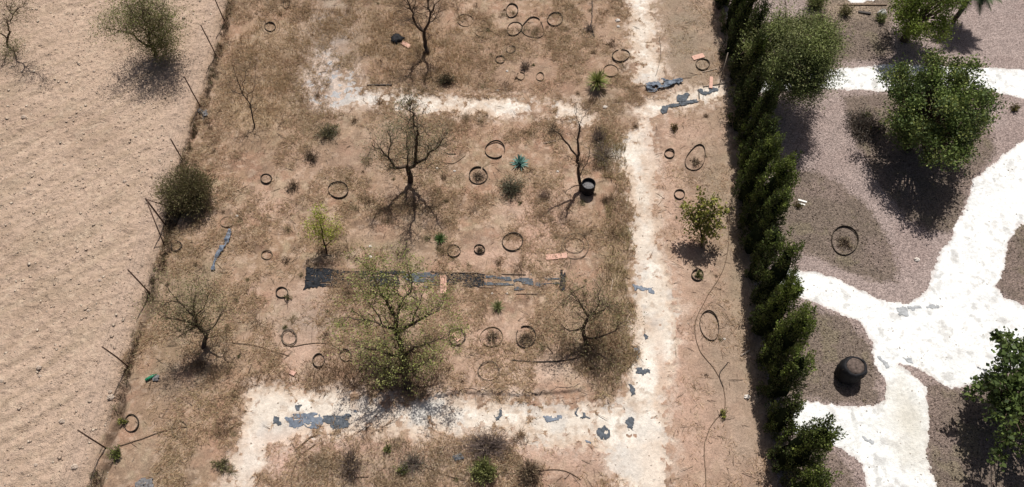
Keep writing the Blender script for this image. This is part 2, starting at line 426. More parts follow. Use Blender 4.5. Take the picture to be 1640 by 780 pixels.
# ash-grey lime spill in the top part of the plot
ash = np.maximum(blob(525, 130, 42, 45), blob(530, 60, 30, 60) * 0.5)
C = lerp(C, ASH, ash * (0.6 + 1.4 * n1))
C = lerp(C, (0.56, 0.45, 0.365), sstep(-0.55, 0.05, sp1n) * 0.7 * sstep(-0.15, 0.25, n1 + n2 + 0.1))
C_soil = C
C_soil = C_soil * (1 - 0.55 * (ditch * sstep(-0.25, 0.2, n1 + 0.25)))[..., None]  # shade lying in the ditch is painted into the soil colour
# field
F = np.zeros(GX.shape + (3,)); F[:] = (0.49, 0.362, 0.278)
F = lerp(F, (0.405, 0.29, 0.218), sstep(-0.1, 0.4, fbm(GX, GY, 0.35, 3, 101)) * 0.6)
F = lerp(F, (0.33, 0.26, 0.18), sstep(0.15, 0.55, fbm(ru_ * 0.6, rv_ * 1.6, 0.9, 3, 103)) * 0.35)
F = lerp(F, (0.58, 0.455, 0.345), sstep(0.15, 0.5, fbm(GX, GY, 5.0, 3, 105)) * 0.5)
fur2 = np.sin((rv_ + 0.6 * n3 + 0.15 * n1) * 2 * math.pi / 0.62)
F = lerp(F, (0.375, 0.275, 0.20), sstep(0.1, 0.9, fur2) * (0.26 + 0.5 * np.clip(n3, 0, 1)))
F = lerp(F, (0.34, 0.25, 0.18), sstep(0.1, 0.45, fbm(ru_ * 0.5, rv_ * 2.5, 1.6, 4, 107)) * 0.45)
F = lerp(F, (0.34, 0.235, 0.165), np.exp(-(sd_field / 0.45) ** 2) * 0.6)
F = lerp(F, (0.46, 0.34, 0.27), np.exp(-((sd_field - 0.7) / 0.5) ** 2) * 0.5)
# lime paths
L1 = np.zeros(GX.shape + (3,)); L1[:] = (0.64, 0.565, 0.49)
L1 = lerp(L1, (0.76, 0.71, 0.645), sstep(-0.1, 0.35, fbm(GX, GY, 1.1, 4, 111)) * 0.9)
L1 = lerp(L1, (0.52, 0.40, 0.31), (1 - sstep(0.0, 0.55, sp1n + 0.15 * n1)) * 0.85)
L1 = lerp(L1, (0.50, 0.39, 0.31), sstep(0.10, 0.45, fbm(GX, GY, 2.2, 5, 113)) * 0.7)
L1 = lerp(L1, (0.40, 0.31, 0.245), sstep(0.22, 0.45, fbm(GX, GY, 6.0, 4, 115)) * 0.6)
L1 = lerp(L1, (0.50, 0.49, 0.48), sstep(0.15, 0.4, fbm(GX, GY, 1.2, 4, 117)) * 0.4)
for (u, v, ru, rv, c, w) in [(1045, 740, 30, 60, (0.66, 0.57, 0.49), 0.9), (1060, 590, 14, 60, (0.52, 0.38, 0.3), 0.6), (1050, 330, 12, 110, (0.48, 0.36, 0.28), 0.6), (1028, 380, 22, 40, (0.62, 0.53, 0.45), 0.6), (1050, 230, 24, 50, (0.56, 0.44, 0.36), 0.8),
                            (530, 130, 60, 60, (0.38, 0.375, 0.385), 1.0), (400, 745, 30, 50, (0.60, 0.52, 0.46), 0.6), (640, 165, 50, 20, (0.62, 0.57, 0.52), 0.6), (460, 705, 60, 16, (0.62, 0.48, 0.4), 0.6)]:
    L1 = lerp(L1, c, blob(u, v, ru, rv) * w * (1 + 0.9 * n1))
L2 = np.zeros(GX.shape + (3,)); L2[:] = (0.78, 0.785, 0.78)
L2 = lerp(L2, (0.68, 0.685, 0.685), sstep(0.0, 0.5, fbm(GX, GY, 1.3, 5, 121)) * 0.65)
L2 = lerp(L2, (0.46, 0.45, 0.44), sstep(0.24, 0.5, fbm(GX, GY, 3.0, 4, 123)) * 0.7)
L2 = lerp(L2, (0.52, 0.45, 0.42), (1 - sstep(0.0, 0.14, sp2n + 0.05 * n1)) * 0.6)
L2 = lerp(L2, (0.50, 0.48, 0.46), sstep(0.22, 0.4, fbm(GX * 0.5 + GY * 0.8, GY * 0.5 - GX * 0.9, 4.0, 4, 127)) * 0.5)
L2 = lerp(L2, (0.58, 0.55, 0.49), np.maximum(blob(1452, 670, 34, 60), blob(1460, 720, 40, 40) * 0.8) * 0.95)
L2 = lerp(L2, (0.68, 0.69, 0.67), blob(1350, 690, 60, 26) * 0.5)
# garden gravel and mulch beds
G = np.zeros(GX.shape + (3,)); G[:] = (0.355, 0.280, 0.258)
BEDS = [[(1240, 262), (1300, 272), (1350, 292), (1390, 330), (1422, 380), (1440, 430), (1436, 452), (1400, 452), (1350, 432), (1310, 412), (1240, 396)],
        [(1345, 152), (1430, 148), (1560, 150), (1600, 240), (1560, 290), (1530, 372), (1490, 372), (1450, 350), (1410, 296), (1372, 230)],
        [(1240, 492), (1300, 494), (1362, 510), (1392, 548), (1408, 600), (1412, 648), (1360, 648), (1240, 636)],
        [(1300, -40), (1430, -40), (1430, 92), (1380, 98), (1290, 96)],
        [(1620, 350), (1760, 330), (1760, 500), (1610, 480), (1590, 450), (1606, 400)],
        [(1484, 610), (1560, 628), (1720, 612), (1720, 860), (1500, 860), (1478, 700)],
        [(1250, 706), (1300, 708), (1350, 730), (1376, 770), (1380, 860), (1250, 860)]]
bed = np.full(GX.shape, -9.0)
for p in BEDS:
    w = PL(p); m = box_sel(GX, GY, w); s_ = np.full(GX.shape, -9.0); s_[m] = sdpoly(GX[m], GY[m], w); bed = np.maximum(bed, s_)
G = lerp(G, (0.165, 0.128, 0.10), sstep(-0.12, 0.22, bed + 0.15 * n1 + 0.2 * n2) * 0.85)
G = lerp(G, (0.29, 0.215, 0.195), sstep(0.0, 0.5, fbm(GX, GY, 0.7, 3, 131)) * 0.4)
G = lerp(G, (0.22, 0.19, 0.12), sstep(0.1, 0.4, fbm(GX, GY, 1.5, 3, 133)) * 0.4 * sstep(0, 0.4, bed))
G = lerp(G, (0.35, 0.27, 0.20), blob(1370, 12, 60, 16) * 0.8)

# one class per cell
def cen(a): return (a[:-1, :-1] + a[1:, :-1] + a[:-1, 1:] + a[1:, 1:]) / 4
cls = np.zeros((ny, nx), np.int8)                       # 0 soil
cf, cr, c1, c2 = cen(sd_field), cen(sd_right), cen(sp1n), cen(sp2n)
rot = cen(fbm(GX, GY, 5.0, 3, 141)); wear = cen(n1)
n4c = cen(n4)
cls[cr > 0] = 2
cls[(c1 > 0) & (cr <= 0.35)] = 3
thin = np.maximum.reduce([cen(blob(520, 125, 60, 50)) * 1.55, cen(blob(650, 160, 60, 22)) * 0.55, cen(blob(620, 690, 60, 12)) * 0.5, cen(blob(780, 690, 50, 14)) * 0.8])
cls[(cls == 3) & (rot + 0.5 * thin > 0.34 + 0.3 * np.clip(c1, 0, 1) * (1 - thin))] = 0
cls[(c2 > 0) & (cr > 0)] = 4
cls[cf > 0] = 1

idx = np.arange((nx + 1) * (ny + 1)).reshape(ny + 1, nx + 1)
q = np.stack([idx[:-1, :-1], idx[:-1, 1:], idx[1:, 1:], idx[1:, :-1]], -1)
VV = np.stack([GX, GY, hgt], -1).reshape(-1, 3)
def cut(name, k, colr, mat, kind='structure'):
    f = q[cls == k].reshape(-1, 4)
    u, inv = np.unique(f.ravel(), return_inverse=True)
    o = mesh_np(name, VV[u], inv.reshape(-1, 4), 4, np.clip(colr.reshape(-1, 3)[u], 0.01, 0.95), True, mat)
    return tag(o, kind=kind)
C_soil = (C_soil * 0.89 + C_soil.mean(-1, keepdims=True) * 0.11) * 1.06 * np.array([1.0, 0.97, 0.97])
F = F * 1.06
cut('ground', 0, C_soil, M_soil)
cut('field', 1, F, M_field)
cut('gravel', 2, G, M_gravel)
cut('path', 3, L1, M_lime)
cut('garden_path', 4, L2, M_lime)
# beyond the fine part the same soil goes on to the horizon
B = 900.0
ov = [(-B, -B, 0), (B, -B, 0), (B, B, 0), (-B, B, 0), (X0, Y0, 0), (X1, Y0, 0), (X1, Y1, 0), (X0, Y1, 0)]
of = [(0, 1, 5, 4), (1, 2, 6, 5), (2, 3, 7, 6), (3, 0, 4, 7)]
o = mesh_np('terrain', ov, of, 4, np.tile([0.34, 0.25, 0.18], (8, 1)), False, M_soil); tag(o, kind='structure')

# ------------------------------------------------------------------ small stuff lying on the ground
def cls_at(x, y):
    i = np.clip(((x - X0) / RES).astype(int), 0, nx - 1); j = np.clip(((y - Y0) / RES).astype(int), 0, ny - 1)
    return cls[j, i]
def samp(arr, x, y):
    i = np.clip(((x - X0) / RES).astype(int), 0, nx); j = np.clip(((y - Y0) / RES).astype(int), 0, ny)
    return arr[j, i]

def blades(base, length, width, lean, col, r):
    """thin triangular blades; base (n,3)"""
    n = len(base); th = r.uniform(0, 2 * math.pi, n)
    d = np.stack([np.cos(th) * lean, np.sin(th) * lean, np.sqrt(np.clip(1 - lean ** 2, 0.02, 1))], -1)
    ph = r.uniform(0, 2 * math.pi, n)
    s_ = np.stack([-np.sin(th), np.cos(th), 0 * th], -1) * (width / 2)[:, None]
    mid = base + d * (length * 0.55)[:, None]
    tip = base + d * length[:, None]; tip[:, 2] -= length * 0.12 * lean
    V = np.stack([base - s_, base + s_, mid + s_ * 0.7, tip, mid - s_ * 0.7], 1).reshape(-1, 3)
    b = np.arange(n) * 5
    Fq = np.stack([b, b + 1, b + 2, b + 3, b + 4], -1)
    return V, Fq, np.repeat(col, 5, 0)

def straw(n, seed, name, label):
    r = np.random.default_rng(seed)
    x = r.uniform(-19, 11.6, n * 4); y = r.uniform(4, 30, n * 4)
    c = cls_at(x, y)
    pinkness = samp(C_soil[..., 0], x, y)
    dens = sstep(-0.25, 0.35, fbm(x, y, 0.8, 3, 201)) * (0.35 + sstep(-0.2, 0.3, fbm(x, y, 3.0, 3, 203)))
    dens *= 1 - 0.7 * sstep(0.38, 0.52, pinkness)
    uu, vv = PX(x, y)
    dens *= 1 - 0.85 * sstep(1020, 1050, uu)
    keep = (c == 0) & (r.uniform(0, 1, len(x)) < dens * 0.9) & (samp(sd_right, x, y) < -0.3)
    x = x[keep][:n]; y = y[keep][:n]; m = len(x)
    base = np.stack([x, y, gz(x, y)], -1)
    pal = np.array([(0.48, 0.35, 0.225), (0.40, 0.275, 0.175), (0.58, 0.455, 0.325), (0.30, 0.19, 0.125), (0.37, 0.285, 0.165), (0.44, 0.28, 0.19)])
    g = fbm(x, y, 0.7, 3, 205)
    wts = np.stack([0.3 + 0 * g, 0.3 + 0 * g, np.clip(0.22 - g * .3, 0.04, 1), np.clip(0.16 + g * 0.3, 0.02, 1), np.clip(0.1 + 0.5 * fbm(x, y, 0.5, 2, 207), 0.02, 1), 0.12 + 0 * g], -1)
    cw = np.cumsum(wts / wts.sum(1, keepdims=True), 1); pick = (r.uniform(0, 1, m)[:, None] > cw).sum(1).clip(0, 5)
    col = pal[pick] * r.uniform(0.8, 1.2, (m, 1))
    V, Fq, c5 = blades(base, r.uniform(0.08, 0.26, m), r.uniform(0.008, 0.018, m), r.uniform(0.6, 0.97, m), col, r)
    o = mesh_np(name, V, Fq, 5, c5, False, M_straw)
    tag(o, label, 'grass', kind='stuff')
straw(235000, 11, 'dry_grass', 'thin straw-coloured dry grass matted over the brown soil of the plot')

def rocks(n, seed, xs, ys, ok, smin, smax, name, label, mat, flat=0.6, col=None):
    r = np.random.default_rng(seed)
    x = r.uniform(*xs, n * 4); y = r.uniform(*ys, n * 4)
    k = ok(x, y); x = x[k][:n]; y = y[k][:n]; m = len(x)
    s_ = smin + (smax - smin) * r.uniform(0, 1, m) ** 4
    base = np.array([(1, 0, 0), (0.3, 0.95, 0), (-0.8, 0.6, 0), (-0.8, -0.6, 0), (0.3, -0.95, 0), (0.1, 0.1, 0.9), (0, 0, -0.6)])
    fc = [(i, (i + 1) % 5, 5) for i in range(5)] + [((i + 1) % 5, i, 6) for i in range(5)]
    V = base[None] * r.uniform(0.65, 1.3, (m, 7, 1)); V[..., 2] *= flat
    th = r.uniform(0, 6.28, m); c_, s2 = np.cos(th)[:, None], np.sin(th)[:, None]
    el_ = r.uniform(0.6, 1.0, m)[:, None]
    vx = V[..., 0] * c_ - V[..., 1] * el_ * s2; vy = V[..., 0] * s2 + V[..., 1] * el_ * c_
    V = np.stack([vx, vy, V[..., 2]], -1) * (s_ / 2)[:, None, None]
    V += np.stack([x, y, gz(x, y) + s_ * 0.08], -1)[:, None, :]
    Fq = (np.array(fc)[None] + (np.arange(m) * 7)[:, None, None]).reshape(-1, 3)
    pal = np.array(col); cc = pal[r.integers(0, len(pal), m)] * r.uniform(0.85, 1.12, (m, 1))
    o = mesh_np(name, V.reshape(-1, 3), Fq, 3, np.repeat(cc, 7, 0), False, mat)
    tag(o, label, 'stones', kind='stuff')
FS = [(0.50, 0.375, 0.285), (0.46, 0.34, 0.26), (0.62, 0.51, 0.41), (0.43, 0.31, 0.23)]
rocks(13000, 21, (-25, -9), (4, 30), lambda x, y: (cls_at(x, y) == 1) & (fbm(x, y, 1.5, 3, 222) > -0.15), 0.02, 0.09, 'field_clods', 'small pale stones and clods scattered over the ploughed field', M_straw, 0.30, FS)
rocks(2600, 25, (-25, -9), (4, 30), lambda x, y: cls_at(x, y) == 1, 0.05, 0.17, 'field_stones', 'larger chalky stones lying on top of the ploughed field', M_straw, 0.18, [(0.66, 0.55, 0.44), (0.58, 0.46, 0.36), (0.52, 0.40, 0.31)])
rocks(5500, 26, (-17, 26), (4, 30), lambda x, y: (cls_at(x, y) >= 3) & (fbm(x, y, 1.5, 3, 226) > 0.0), 0.02, 0.07, 'lime_crumbs', 'crumbs of lime and dirt lying on the white paths', M_straw, 0.5, [(0.70, 0.66, 0.60), (0.55, 0.48, 0.41), (0.40, 0.33, 0.27)])
rocks(2600, 22, (-19, 11), (4, 30), lambda x, y: (cls_at(x, y) != 1), 0.02, 0.07, 'plot_pebbles', 'small pebbles and crumbs scattered over the dry plot', M_straw, 0.6, [(0.5, 0.38, 0.30), (0.25, 0.17, 0.12), (0.58, 0.5, 0.42)])
rocks(26000, 23, (8.5, 26), (4, 30), lambda x, y: (cls_at(x, y) == 2) & (samp(bed, x, y) > -0.1), 0.025, 0.075, 'mulch', 'brown wood chips and gravel scattered over the garden beds', M_straw, 0.5, [(0.13, 0.09, 0.075), (0.21, 0.16, 0.14), (0.30, 0.245, 0.22), (0.08, 0.06, 0.05), (0.25, 0.2, 0.13)])
rocks(9000, 24, (8.8, 27), (4, 31), lambda x, y: (cls_at(x, y) == 2) & (samp(bed, x, y) <= -0.1), 0.02, 0.045, 'fine_gravel', 'greyish pink gravel spread between the white garden paths', M_straw, 0.5, [(0.38, 0.305, 0.285), (0.29, 0.225, 0.21), (0.46, 0.385, 0.36), (0.2, 0.155, 0.145)])

# ------------------------------------------------------------------ foliage and branch growing
def leaves(cent, size, r, cols, elong=1.8, upd=0.0, dirs=None, wid=1.0):
    """one folded leaf-like quad per centre; cols (k,3) palette or (n,3)"""
    n = len(cent); cent = np.asarray(cent)
    d = r.normal(size=(n, 3)); d[:, 2] += upd
    if dirs is not None: d = d * 0.45 + dirs
    d /= np.linalg.norm(d, axis=1, keepdims=True) + 1e-9
    e = np.cross(d, r.normal(size=(n, 3))); e /= np.linalg.norm(e, axis=1, keepdims=True) + 1e-9
    L = (size * r.uniform(0.6, 1.35, n))[:, None]
    w = L / elong * wid
    V = np.stack([cent - d * L * .5, cent + e * w * .5, cent + d * L * .5, cent - e * w * .5], 1).reshape(-1, 3)
    Fq = np.arange(n * 4).reshape(n, 4)
    cols = np.asarray(cols)
    if len(cols) != n or cols.ndim == 1:
        cols = cols[r.integers(0, len(cols), n)] * r.uniform(0.75, 1.25, (n, 1))
    return V, Fq, np.repeat(cols, 4, 0)

def foliage(name, cent, size, r, cols, parent, origin, **kw):
    V, Fq, c = leaves(cent, size, r, cols, **kw)
    V[:, 2] = np.maximum(V[:, 2], 0.01)
    return mesh_np(name, V, Fq, 4, c, False, M_leaf, parent=parent, origin=origin)

def wig(a, b, n, amp, r):
    a = np.asarray(a, float); b = np.asarray(b, float)
    pts = [a]
    for i in range(1, n):
        t = i / n; pts.append(a + (b - a) * t + r.normal(size=3) * amp * math.sin(math.pi * t))
    pts.append(b); return pts

def twigs(mb, start, d, length, rad, depth, r, ends, spread=0.8, grav=0.0):
    """recursive twigs"""
    d = d / (np.linalg.norm(d) + 1e-9)
    n = 3 if depth > 0 else 2
    pts = [start]; p = start.copy(); dd = d.copy()
    for i in range(n):
        dd = dd + r.normal(size=3) * 0.22; dd[2] += grav; dd /= np.linalg.norm(dd)
        p = p + dd * length / n
        if p[2] < 0.03: p[2] = 0.03
        pts.append(p.copy())
    mb.tube(pts, np.linspace(rad, rad * 0.45, len(pts)), 4 if depth > 0 else 3, cap=False)
    if depth == 0:
        ends.append(pts[-1]); ends.append(pts[-2]); return
    for k in range(int(r.integers(2, 5))):
        j = int(r.integers(1, len(pts)))
        nd = dd + r.normal(size=3) * spread
        twigs(mb, pts[j], nd, length * r.uniform(0.5, 0.8), rad * 0.5, depth - 1, r, ends, spread, grav)

def limb_tree(name, base_px, limbs, label, cat, seed, twig=(0.5, 1, 3), leafn=0, leafs=0.06, cols=None, leafspread=0.12, group=None, bark=None, low=0, lowcols=None, grav=0.02, tr=0.011, sink=0.1, extra=None, hm=1.25, rk=0.78):
    """limbs: polylines of (u, v, height, radius); first starts at the base"""
    r = np.random.default_rng(seed)
    base = P(*base_px); base[2] = gz(base[0], base[1])
    root = thing(name, tuple(base), label, cat, group)
    bark = bark or M_bark
    mb = Mesh(); ends = []
    for li, lm in enumerate(limbs):
        pts = [P(a, b, h * hm) for a, b, h, _ in lm]; rad = [w * rk for *_, w in lm]
        if li == 0:
            pts[0] = base - np.array([0, 0, sink])
        # subdivide with wiggle
        pp = [pts[0]]; rr = [rad[0]]
        for i in range(len(pts) - 1):
            L = np.linalg.norm(pts[i + 1] - pts[i]); k = max(2, int(L / 0.22))
            w = wig(pts[i], pts[i + 1], k, min(0.06, L * 0.06), r)[1:]
            pp += w; rr += list(np.linspace(rad[i], rad[i + 1], k + 1)[1:])
        mb.tube(pp, rr, 7)
        ln, dp, per = twig
        for i in range(2 if li == 0 else 1, len(pp)):
            frac = i / len(pp)
            if pp[i][2] < 0.35 and li == 0: continue
            for k in range(per if r.uniform() < 0.5 + frac * 0.5 else max(1, per - 2)):
                d = pp[i] - pp[i - 1]; d = d / (np.linalg.norm(d) + 1e-9)
                d = d * 0.7 + r.normal(size=3) * 0.75; d[2] += 0.25
                if r.uniform() < 0.35 + 0.6 * frac:
                    twigs(mb, pp[i], d, ln * r.uniform(0.6, 1.2), max(0.006, min(rr[i] * 0.5, tr)), dp, r, ends, grav=grav)
    mb.build('trunk', bark, root, base)
    if leafn and ends:
        E = np.array(ends); ii = r.integers(0, len(E), leafn)
        c = E[ii] + r.normal(size=(leafn, 3)) * leafspread
        if extra is not None:
            c = np.concatenate([c, extra(r)])
        c[:, 2] = np.maximum(c[:, 2], 0.05)
        foliage('foliage', c, leafs, r, cols, root, base)
    return root

OLIVE_L = [(0.21, 0.20, 0.09), (0.26, 0.235, 0.11), (0.16, 0.15, 0.07), (0.31, 0.27, 0.15)]
GREEN_L = [(0.19, 0.215, 0.07), (0.25, 0.26, 0.09), (0.14, 0.155, 0.055), (0.29, 0.29, 0.12)]
YELL_L = [(0.36, 0.40, 0.06), (0.30, 0.34, 0.05), (0.43, 0.42, 0.11)]
GREYG_L = [(0.17, 0.18, 0.12), (0.22, 0.215, 0.15), (0.12, 0.13, 0.08)]
DRY_L = [(0.26, 0.19, 0.125), (0.34, 0.26, 0.17), (0.18, 0.12, 0.08)]

# ---- trees in the field
limb_tree('bare_tree', (12, 72), [
    [(12, 72, 0, .075), (12, 62, .3, .06), (14, 44, .9, .045), (20, 24, 1.6, .03), (10, 2, 2.3, .015)],
    [(20, 24, 1.6, .028), (38, 10, 2.1, .018), (44, -8, 2.6, .01)],
    [(12, 62, .3, .045), (0, 53, .8, .03), (-20, 42, 1.4, .02)]],
    'thin bare tree in the ploughed field with dark scrub at its foot', 'tree', 101, (0.55, 2, 3), 1800, 0.05, OLIVE_L, 0.16,
    extra=lambda r: P(16, 78, 0.25) + r.normal(size=(1500, 3)) * (0.33, 0.42, 0.14))
limb_tree('field_tree', (248, 88), [
    [(248, 88, 0, .11), (244, 76, .35, .10), (238, 60, .8, .08), (235, 40, 1.3, .05), (238, 14, 2.1, .03)],
    [(244, 76, .35, .08), (226, 67, .6, .06), (214, 55, 1.0, .045), (195, 50, 1.3, .03), (178, 47, 1.5, .015)],
    [(238, 60, .8, .05), (255, 40, 1.4, .035), (262, 10, 2.2, .02)],
    [(238, 60, .8, .045), (222, 35, 1.5, .03), (205, 10, 2.2, .02)],
    [(235, 40, 1.3, .04), (225, 5, 2.3, .02)],
    [(244, 76, .35, .05), (262, 60, .8, .03), (275, 45, 1.2, .015)]],
    'bushy green tree standing in the ploughed field near its top edge', 'tree', 102, (0.65, 2, 4), 9500, 0.06, GREEN_L + OLIVE_L, 0.16, hm=1.4,
    extra=lambda r: np.concatenate([P(235, 28, 2.0) + r.normal(size=(4500, 3)) * (0.8, 0.6, 0.4), P(256, 70, 0.8) + r.normal(size=(5000, 3)) * (0.38, 0.36, 0.30), P(215, 20, 1.9) + r.normal(size=(1500, 3)) * (0.5, 0.4, 0.3)]))
# ---- trees of the plot
limb_tree('bare_tree', (684, 86), [
    [(684, 86, 0, .13), (681, 66, .45, .12), (679, 50, .9, .10), (668, 42, 1.2, .07), (661, 28, 1.6, .055), (656, 8, 2.2, .04), (645, -15, 2.8, .02)],
    [(679, 50, .9, .09), (687, 36, 1.3, .07), (689, 18, 1.9, .05), (684, -2, 2.5, .035), (690, -30, 3.1, .02)],
    [(661, 30, 1.6, .03), (646, 34, 1.5, .02), (630, 31, 1.6, .01)],
    [(661, 20, 1.9, .03), (665, 0, 2.6, .02), (668, -22, 3.0, .01)],
    [(689, 18, 1.9, .035), (700, 4, 2.4, .02), (712, -12, 2.8, .012)],
    [(687, 36, 1.3, .03), (698, 28, 1.5, .02), (705, 12, 1.9, .012)],
    [(658, 12, 2.1, .03), (648, 0, 2.3, .02), (640, -6, 2.6, .01)]],
    'leafless forked tree at the top of the plot above the blotchy white path', 'tree', 103, (0.55, 2, 3), bark=M_bark, tr=0.02)
limb_tree('thin_bare_tree', (407, 208), [
    [(407, 208, 0, .04), (405, 190, .3, .038), (402, 174, .7, .035), (396, 160, 1.0, .03), (388, 150, 1.3, .025), (380, 128, 1.8, .014), (374, 108, 2.2, .008)],
    [(388, 150, 1.3, .02), (392, 128, 1.8, .014), (402, 98, 2.4, .008)],
    [(396, 160, 1.0, .02), (408, 138, 1.5, .012), (410, 112, 2.1, .008)],
    [(388, 150, 1.3, .016), (372, 146, 1.4, .012), (362, 132, 1.7, .008)]],
    'slim leafless sapling between the fence and the ash grey lime patch', 'tree', 104, (0.5, 2, 2), 0, bark=M_deadbark, tr=0.012)
limb_tree('gnarled_tree', (657, 291), [
    [(657, 291, 0, .16), (657, 282, .3, .15), (653, 270, .6, .12), (650, 266, .8, .09), (632, 269, 1.0, .075), (622, 252, 1.5, .05), (610, 238, 1.9, .035), (596, 232, 2.3, .02)],
    [(653, 270, .6, .10), (665, 262, .9, .085), (667, 240, 1.5, .07), (669, 216, 2.3, .06), (662, 194, 3.1, .045), (657, 172, 3.9, .03), (652, 158, 4.3, .02)],
    [(665, 262, .9, .08), (682, 254, 1.3, .06), (694, 240, 1.8, .045), (706, 228, 2.3, .03), (712, 220, 2.6, .02)],
    [(652, 266, .8, .05), (653, 240, 1.5, .035), (652, 220, 2.0, .025), (642, 206, 2.5, .015)],
    [(622, 252, 1.5, .035), (626, 230, 2.1, .025), (620, 210, 2.6, .015)],
    [(682, 254, 1.3, .03), (680, 262, 1.1, .02)]],
    'gnarled dark tree with sparse olive twigs in the middle of the plot', 'tree', 105, (0.50, 2, 4), 6500, 0.05, OLIVE_L + GREYG_L, 0.13, tr=0.017)
limb_tree('dead_tree', (930, 306), [
    [(930, 306, 0, .10), (928, 290, .4, .09), (926, 270, .9, .075), (926, 240, 1.7, .06), (927, 215, 2.3, .05), (928, 200, 2.7, .045)],
    [(926, 258, 1.2, .06), (915, 240, 1.6, .05), (903, 224, 2.0, .04), (893, 212, 2.4, .025), (884, 206, 2.6, .02)],
    [(928, 200, 2.7, .015), (924, 190, 2.9, .01), (920, 178, 3.1, .006)],
    [(928, 200, 2.7, .015), (934, 188, 3.0, .01), (938, 178, 3.2, .006)],
    [(929, 282, .6, .025), (940, 262, 1.0, .02), (944, 240, 1.5, .015)],
    [(930, 296, .3, .03), (916, 300, .5, .02), (905, 310, .7, .015)]],
    'dead broken tree trunk leaning over a black drum beside the main path', 'tree', 106, (0.35, 2, 2), 500, 0.05, DRY_L, 0.05, tr=0.009,
    extra=lambda r: P(886, 208, 2.5) + r.normal(size=(900, 3)) * 0.13)
limb_tree('low_tree', (323, 556), [
    [(323, 556, 0, .10), (328, 545, .25, .10), (330, 536, .5, .09), (321, 527, .75, .08), (315, 521, .95, .07), (314, 510, 1.25, .06), (309, 504, 1.4, .045)],
    [(309, 504, 1.4, .035), (310, 485, 1.9, .025), (314, 470, 2.3, .015)],
    [(312, 508, 1.3, .04), (297, 494, 1.6, .03), (286, 484, 1.9, .03), (276, 482, 2.1, .025), (262, 488, 2.1, .015)],
    [(314, 522, .95, .035), (300, 530, 1.0, .025), (286, 540, 1.1, .015)],
    [(316, 520, .95, .04), (300, 515, 1.3, .03), (272, 510, 1.7, .02)],
    [(330, 536, .5, .05), (345, 520, 1.0, .03), (355, 500, 1.5, .02)],
    [(314, 505, 1.4, .03), (330, 485, 1.9, .02), (340, 462, 2.3, .012)],
    [(286, 484, 1.9, .02), (268, 460, 2.4, .01)]],
    'low crooked tree with thin olive leaves near the wire fence', 'tree', 107, (0.52, 2, 4), 5800, 0.05, OLIVE_L, 0.15, tr=0.016)
limb_tree('leafy_tree', (650, 622), [
    [(650, 622, 0, .16), (649, 600, .5, .14), (645, 575, 1.1, .13), (639, 545, 1.8, .12), (634, 518, 2.3, .10), (632, 506, 2.5, .08), (622, 490, 2.7, .065), (614, 474, 2.9, .05), (604, 455, 3.2, .03), (590, 432, 3.5, .015)],
    [(634, 518, 2.3, .08), (638, 500, 2.5, .06), (646, 478, 2.8, .05), (658, 468, 2.9, .045), (660, 450, 3.1, .03), (652, 426, 3.5, .015)],
    [(646, 478, 2.8, .04), (632, 468, 3.0, .03), (628, 440, 3.4, .015)],
    [(636, 530, 2.0, .08), (660, 520, 2.4, .06), (685, 505, 2.7, .04), (708, 488, 3.0, .02)],
    [(636, 530, 2.0, .07), (612, 522, 2.4, .05), (585, 512, 2.7, .035), (558, 508, 3.0, .02)],
    [(645, 575, 1.1, .07), (664, 556, 1.9, .05), (690, 548, 2.5, .03), (714, 540, 2.8, .015)],
    [(645, 575, 1.1, .07), (615, 565, 1.9, .05), (588, 558, 2.5, .035), (566, 552, 2.8, .015)],
    [(649, 600, .5, .05), (672, 585, 1.3, .035), (692, 575, 1.9, .02)],
    [(649, 600, .5, .05), (622, 590, 1.3, .035), (600, 585, 1.9, .02)],
    [(660, 520, 2.4, .04), (668, 495, 2.9, .03), (680, 465, 3.3, .015)],
    [(612, 522, 2.4, .04), (596, 492, 2.9, .03), (578, 462, 3.4, .015)]],
    'largest tree of the plot with a wide sparse yellow-green crown above the lower white path', 'tree', 108, (0.55, 2, 4), 12500, 0.062, [(0.27, 0.30, 0.08), (0.34, 0.36, 0.11), (0.21, 0.225, 0.08), (0.38, 0.38, 0.15), (0.29, 0.29, 0.13)], 0.09, tr=0.018, hm=1.0)
limb_tree('scrubby_tree', (938, 556), [
    [(938, 556, 0, .11), (936, 540, .35, .10), (935, 524, .7, .08), (942, 508, 1.1, .06), (948, 503, 1.2, .05), (966, 497, 1.4, .035), (978, 488, 1.6, .02)],
    [(942, 508, 1.1, .05), (932, 490, 1.5, .03), (924, 476, 1.8, .025), (915, 470, 2.0, .015)],
    [(948, 503, 1.2, .04), (958, 490, 1.5, .03), (962, 462, 2.1, .015)],
    [(936, 540, .35, .06), (960, 540, .6, .04), (985, 530, .9, .025), (1000, 515, 1.2, .012)],
    [(935, 524, .7, .05), (912, 530, .9, .03), (900, 520, 1.2, .015)],
    [(938, 550, .2, .05), (955, 565, .4, .03), (975, 575, .5, .02)]],
    'scrubby olive tree leaning beside the main white path in the lower plot', 'tree', 109, (0.54, 2, 4), 6200, 0.05, OLIVE_L + DRY_L[:2], 0.15, tr=0.015)
limb_tree('yellow_sapling', (523, 406), [
    [(523, 406, 0, .05), (521, 394, .3, .045), (517, 380, .6, .035), (514, 362, 1.0, .025), (513, 340, 1.5, .012)],
    [(521, 394, .3, .03), (530, 380, .6, .02), (540, 362, 1.0, .012)],
    [(517, 380, .6, .02), (505, 372, .8, .015), (500, 355, 1.2, .01)]],
    'young tree with bright yellow-green feathery leaves left of the leafy tree', 'tree', 110, (0.30, 1, 3), 2200, 0.06, YELL_L, 0.10, tr=0.008)
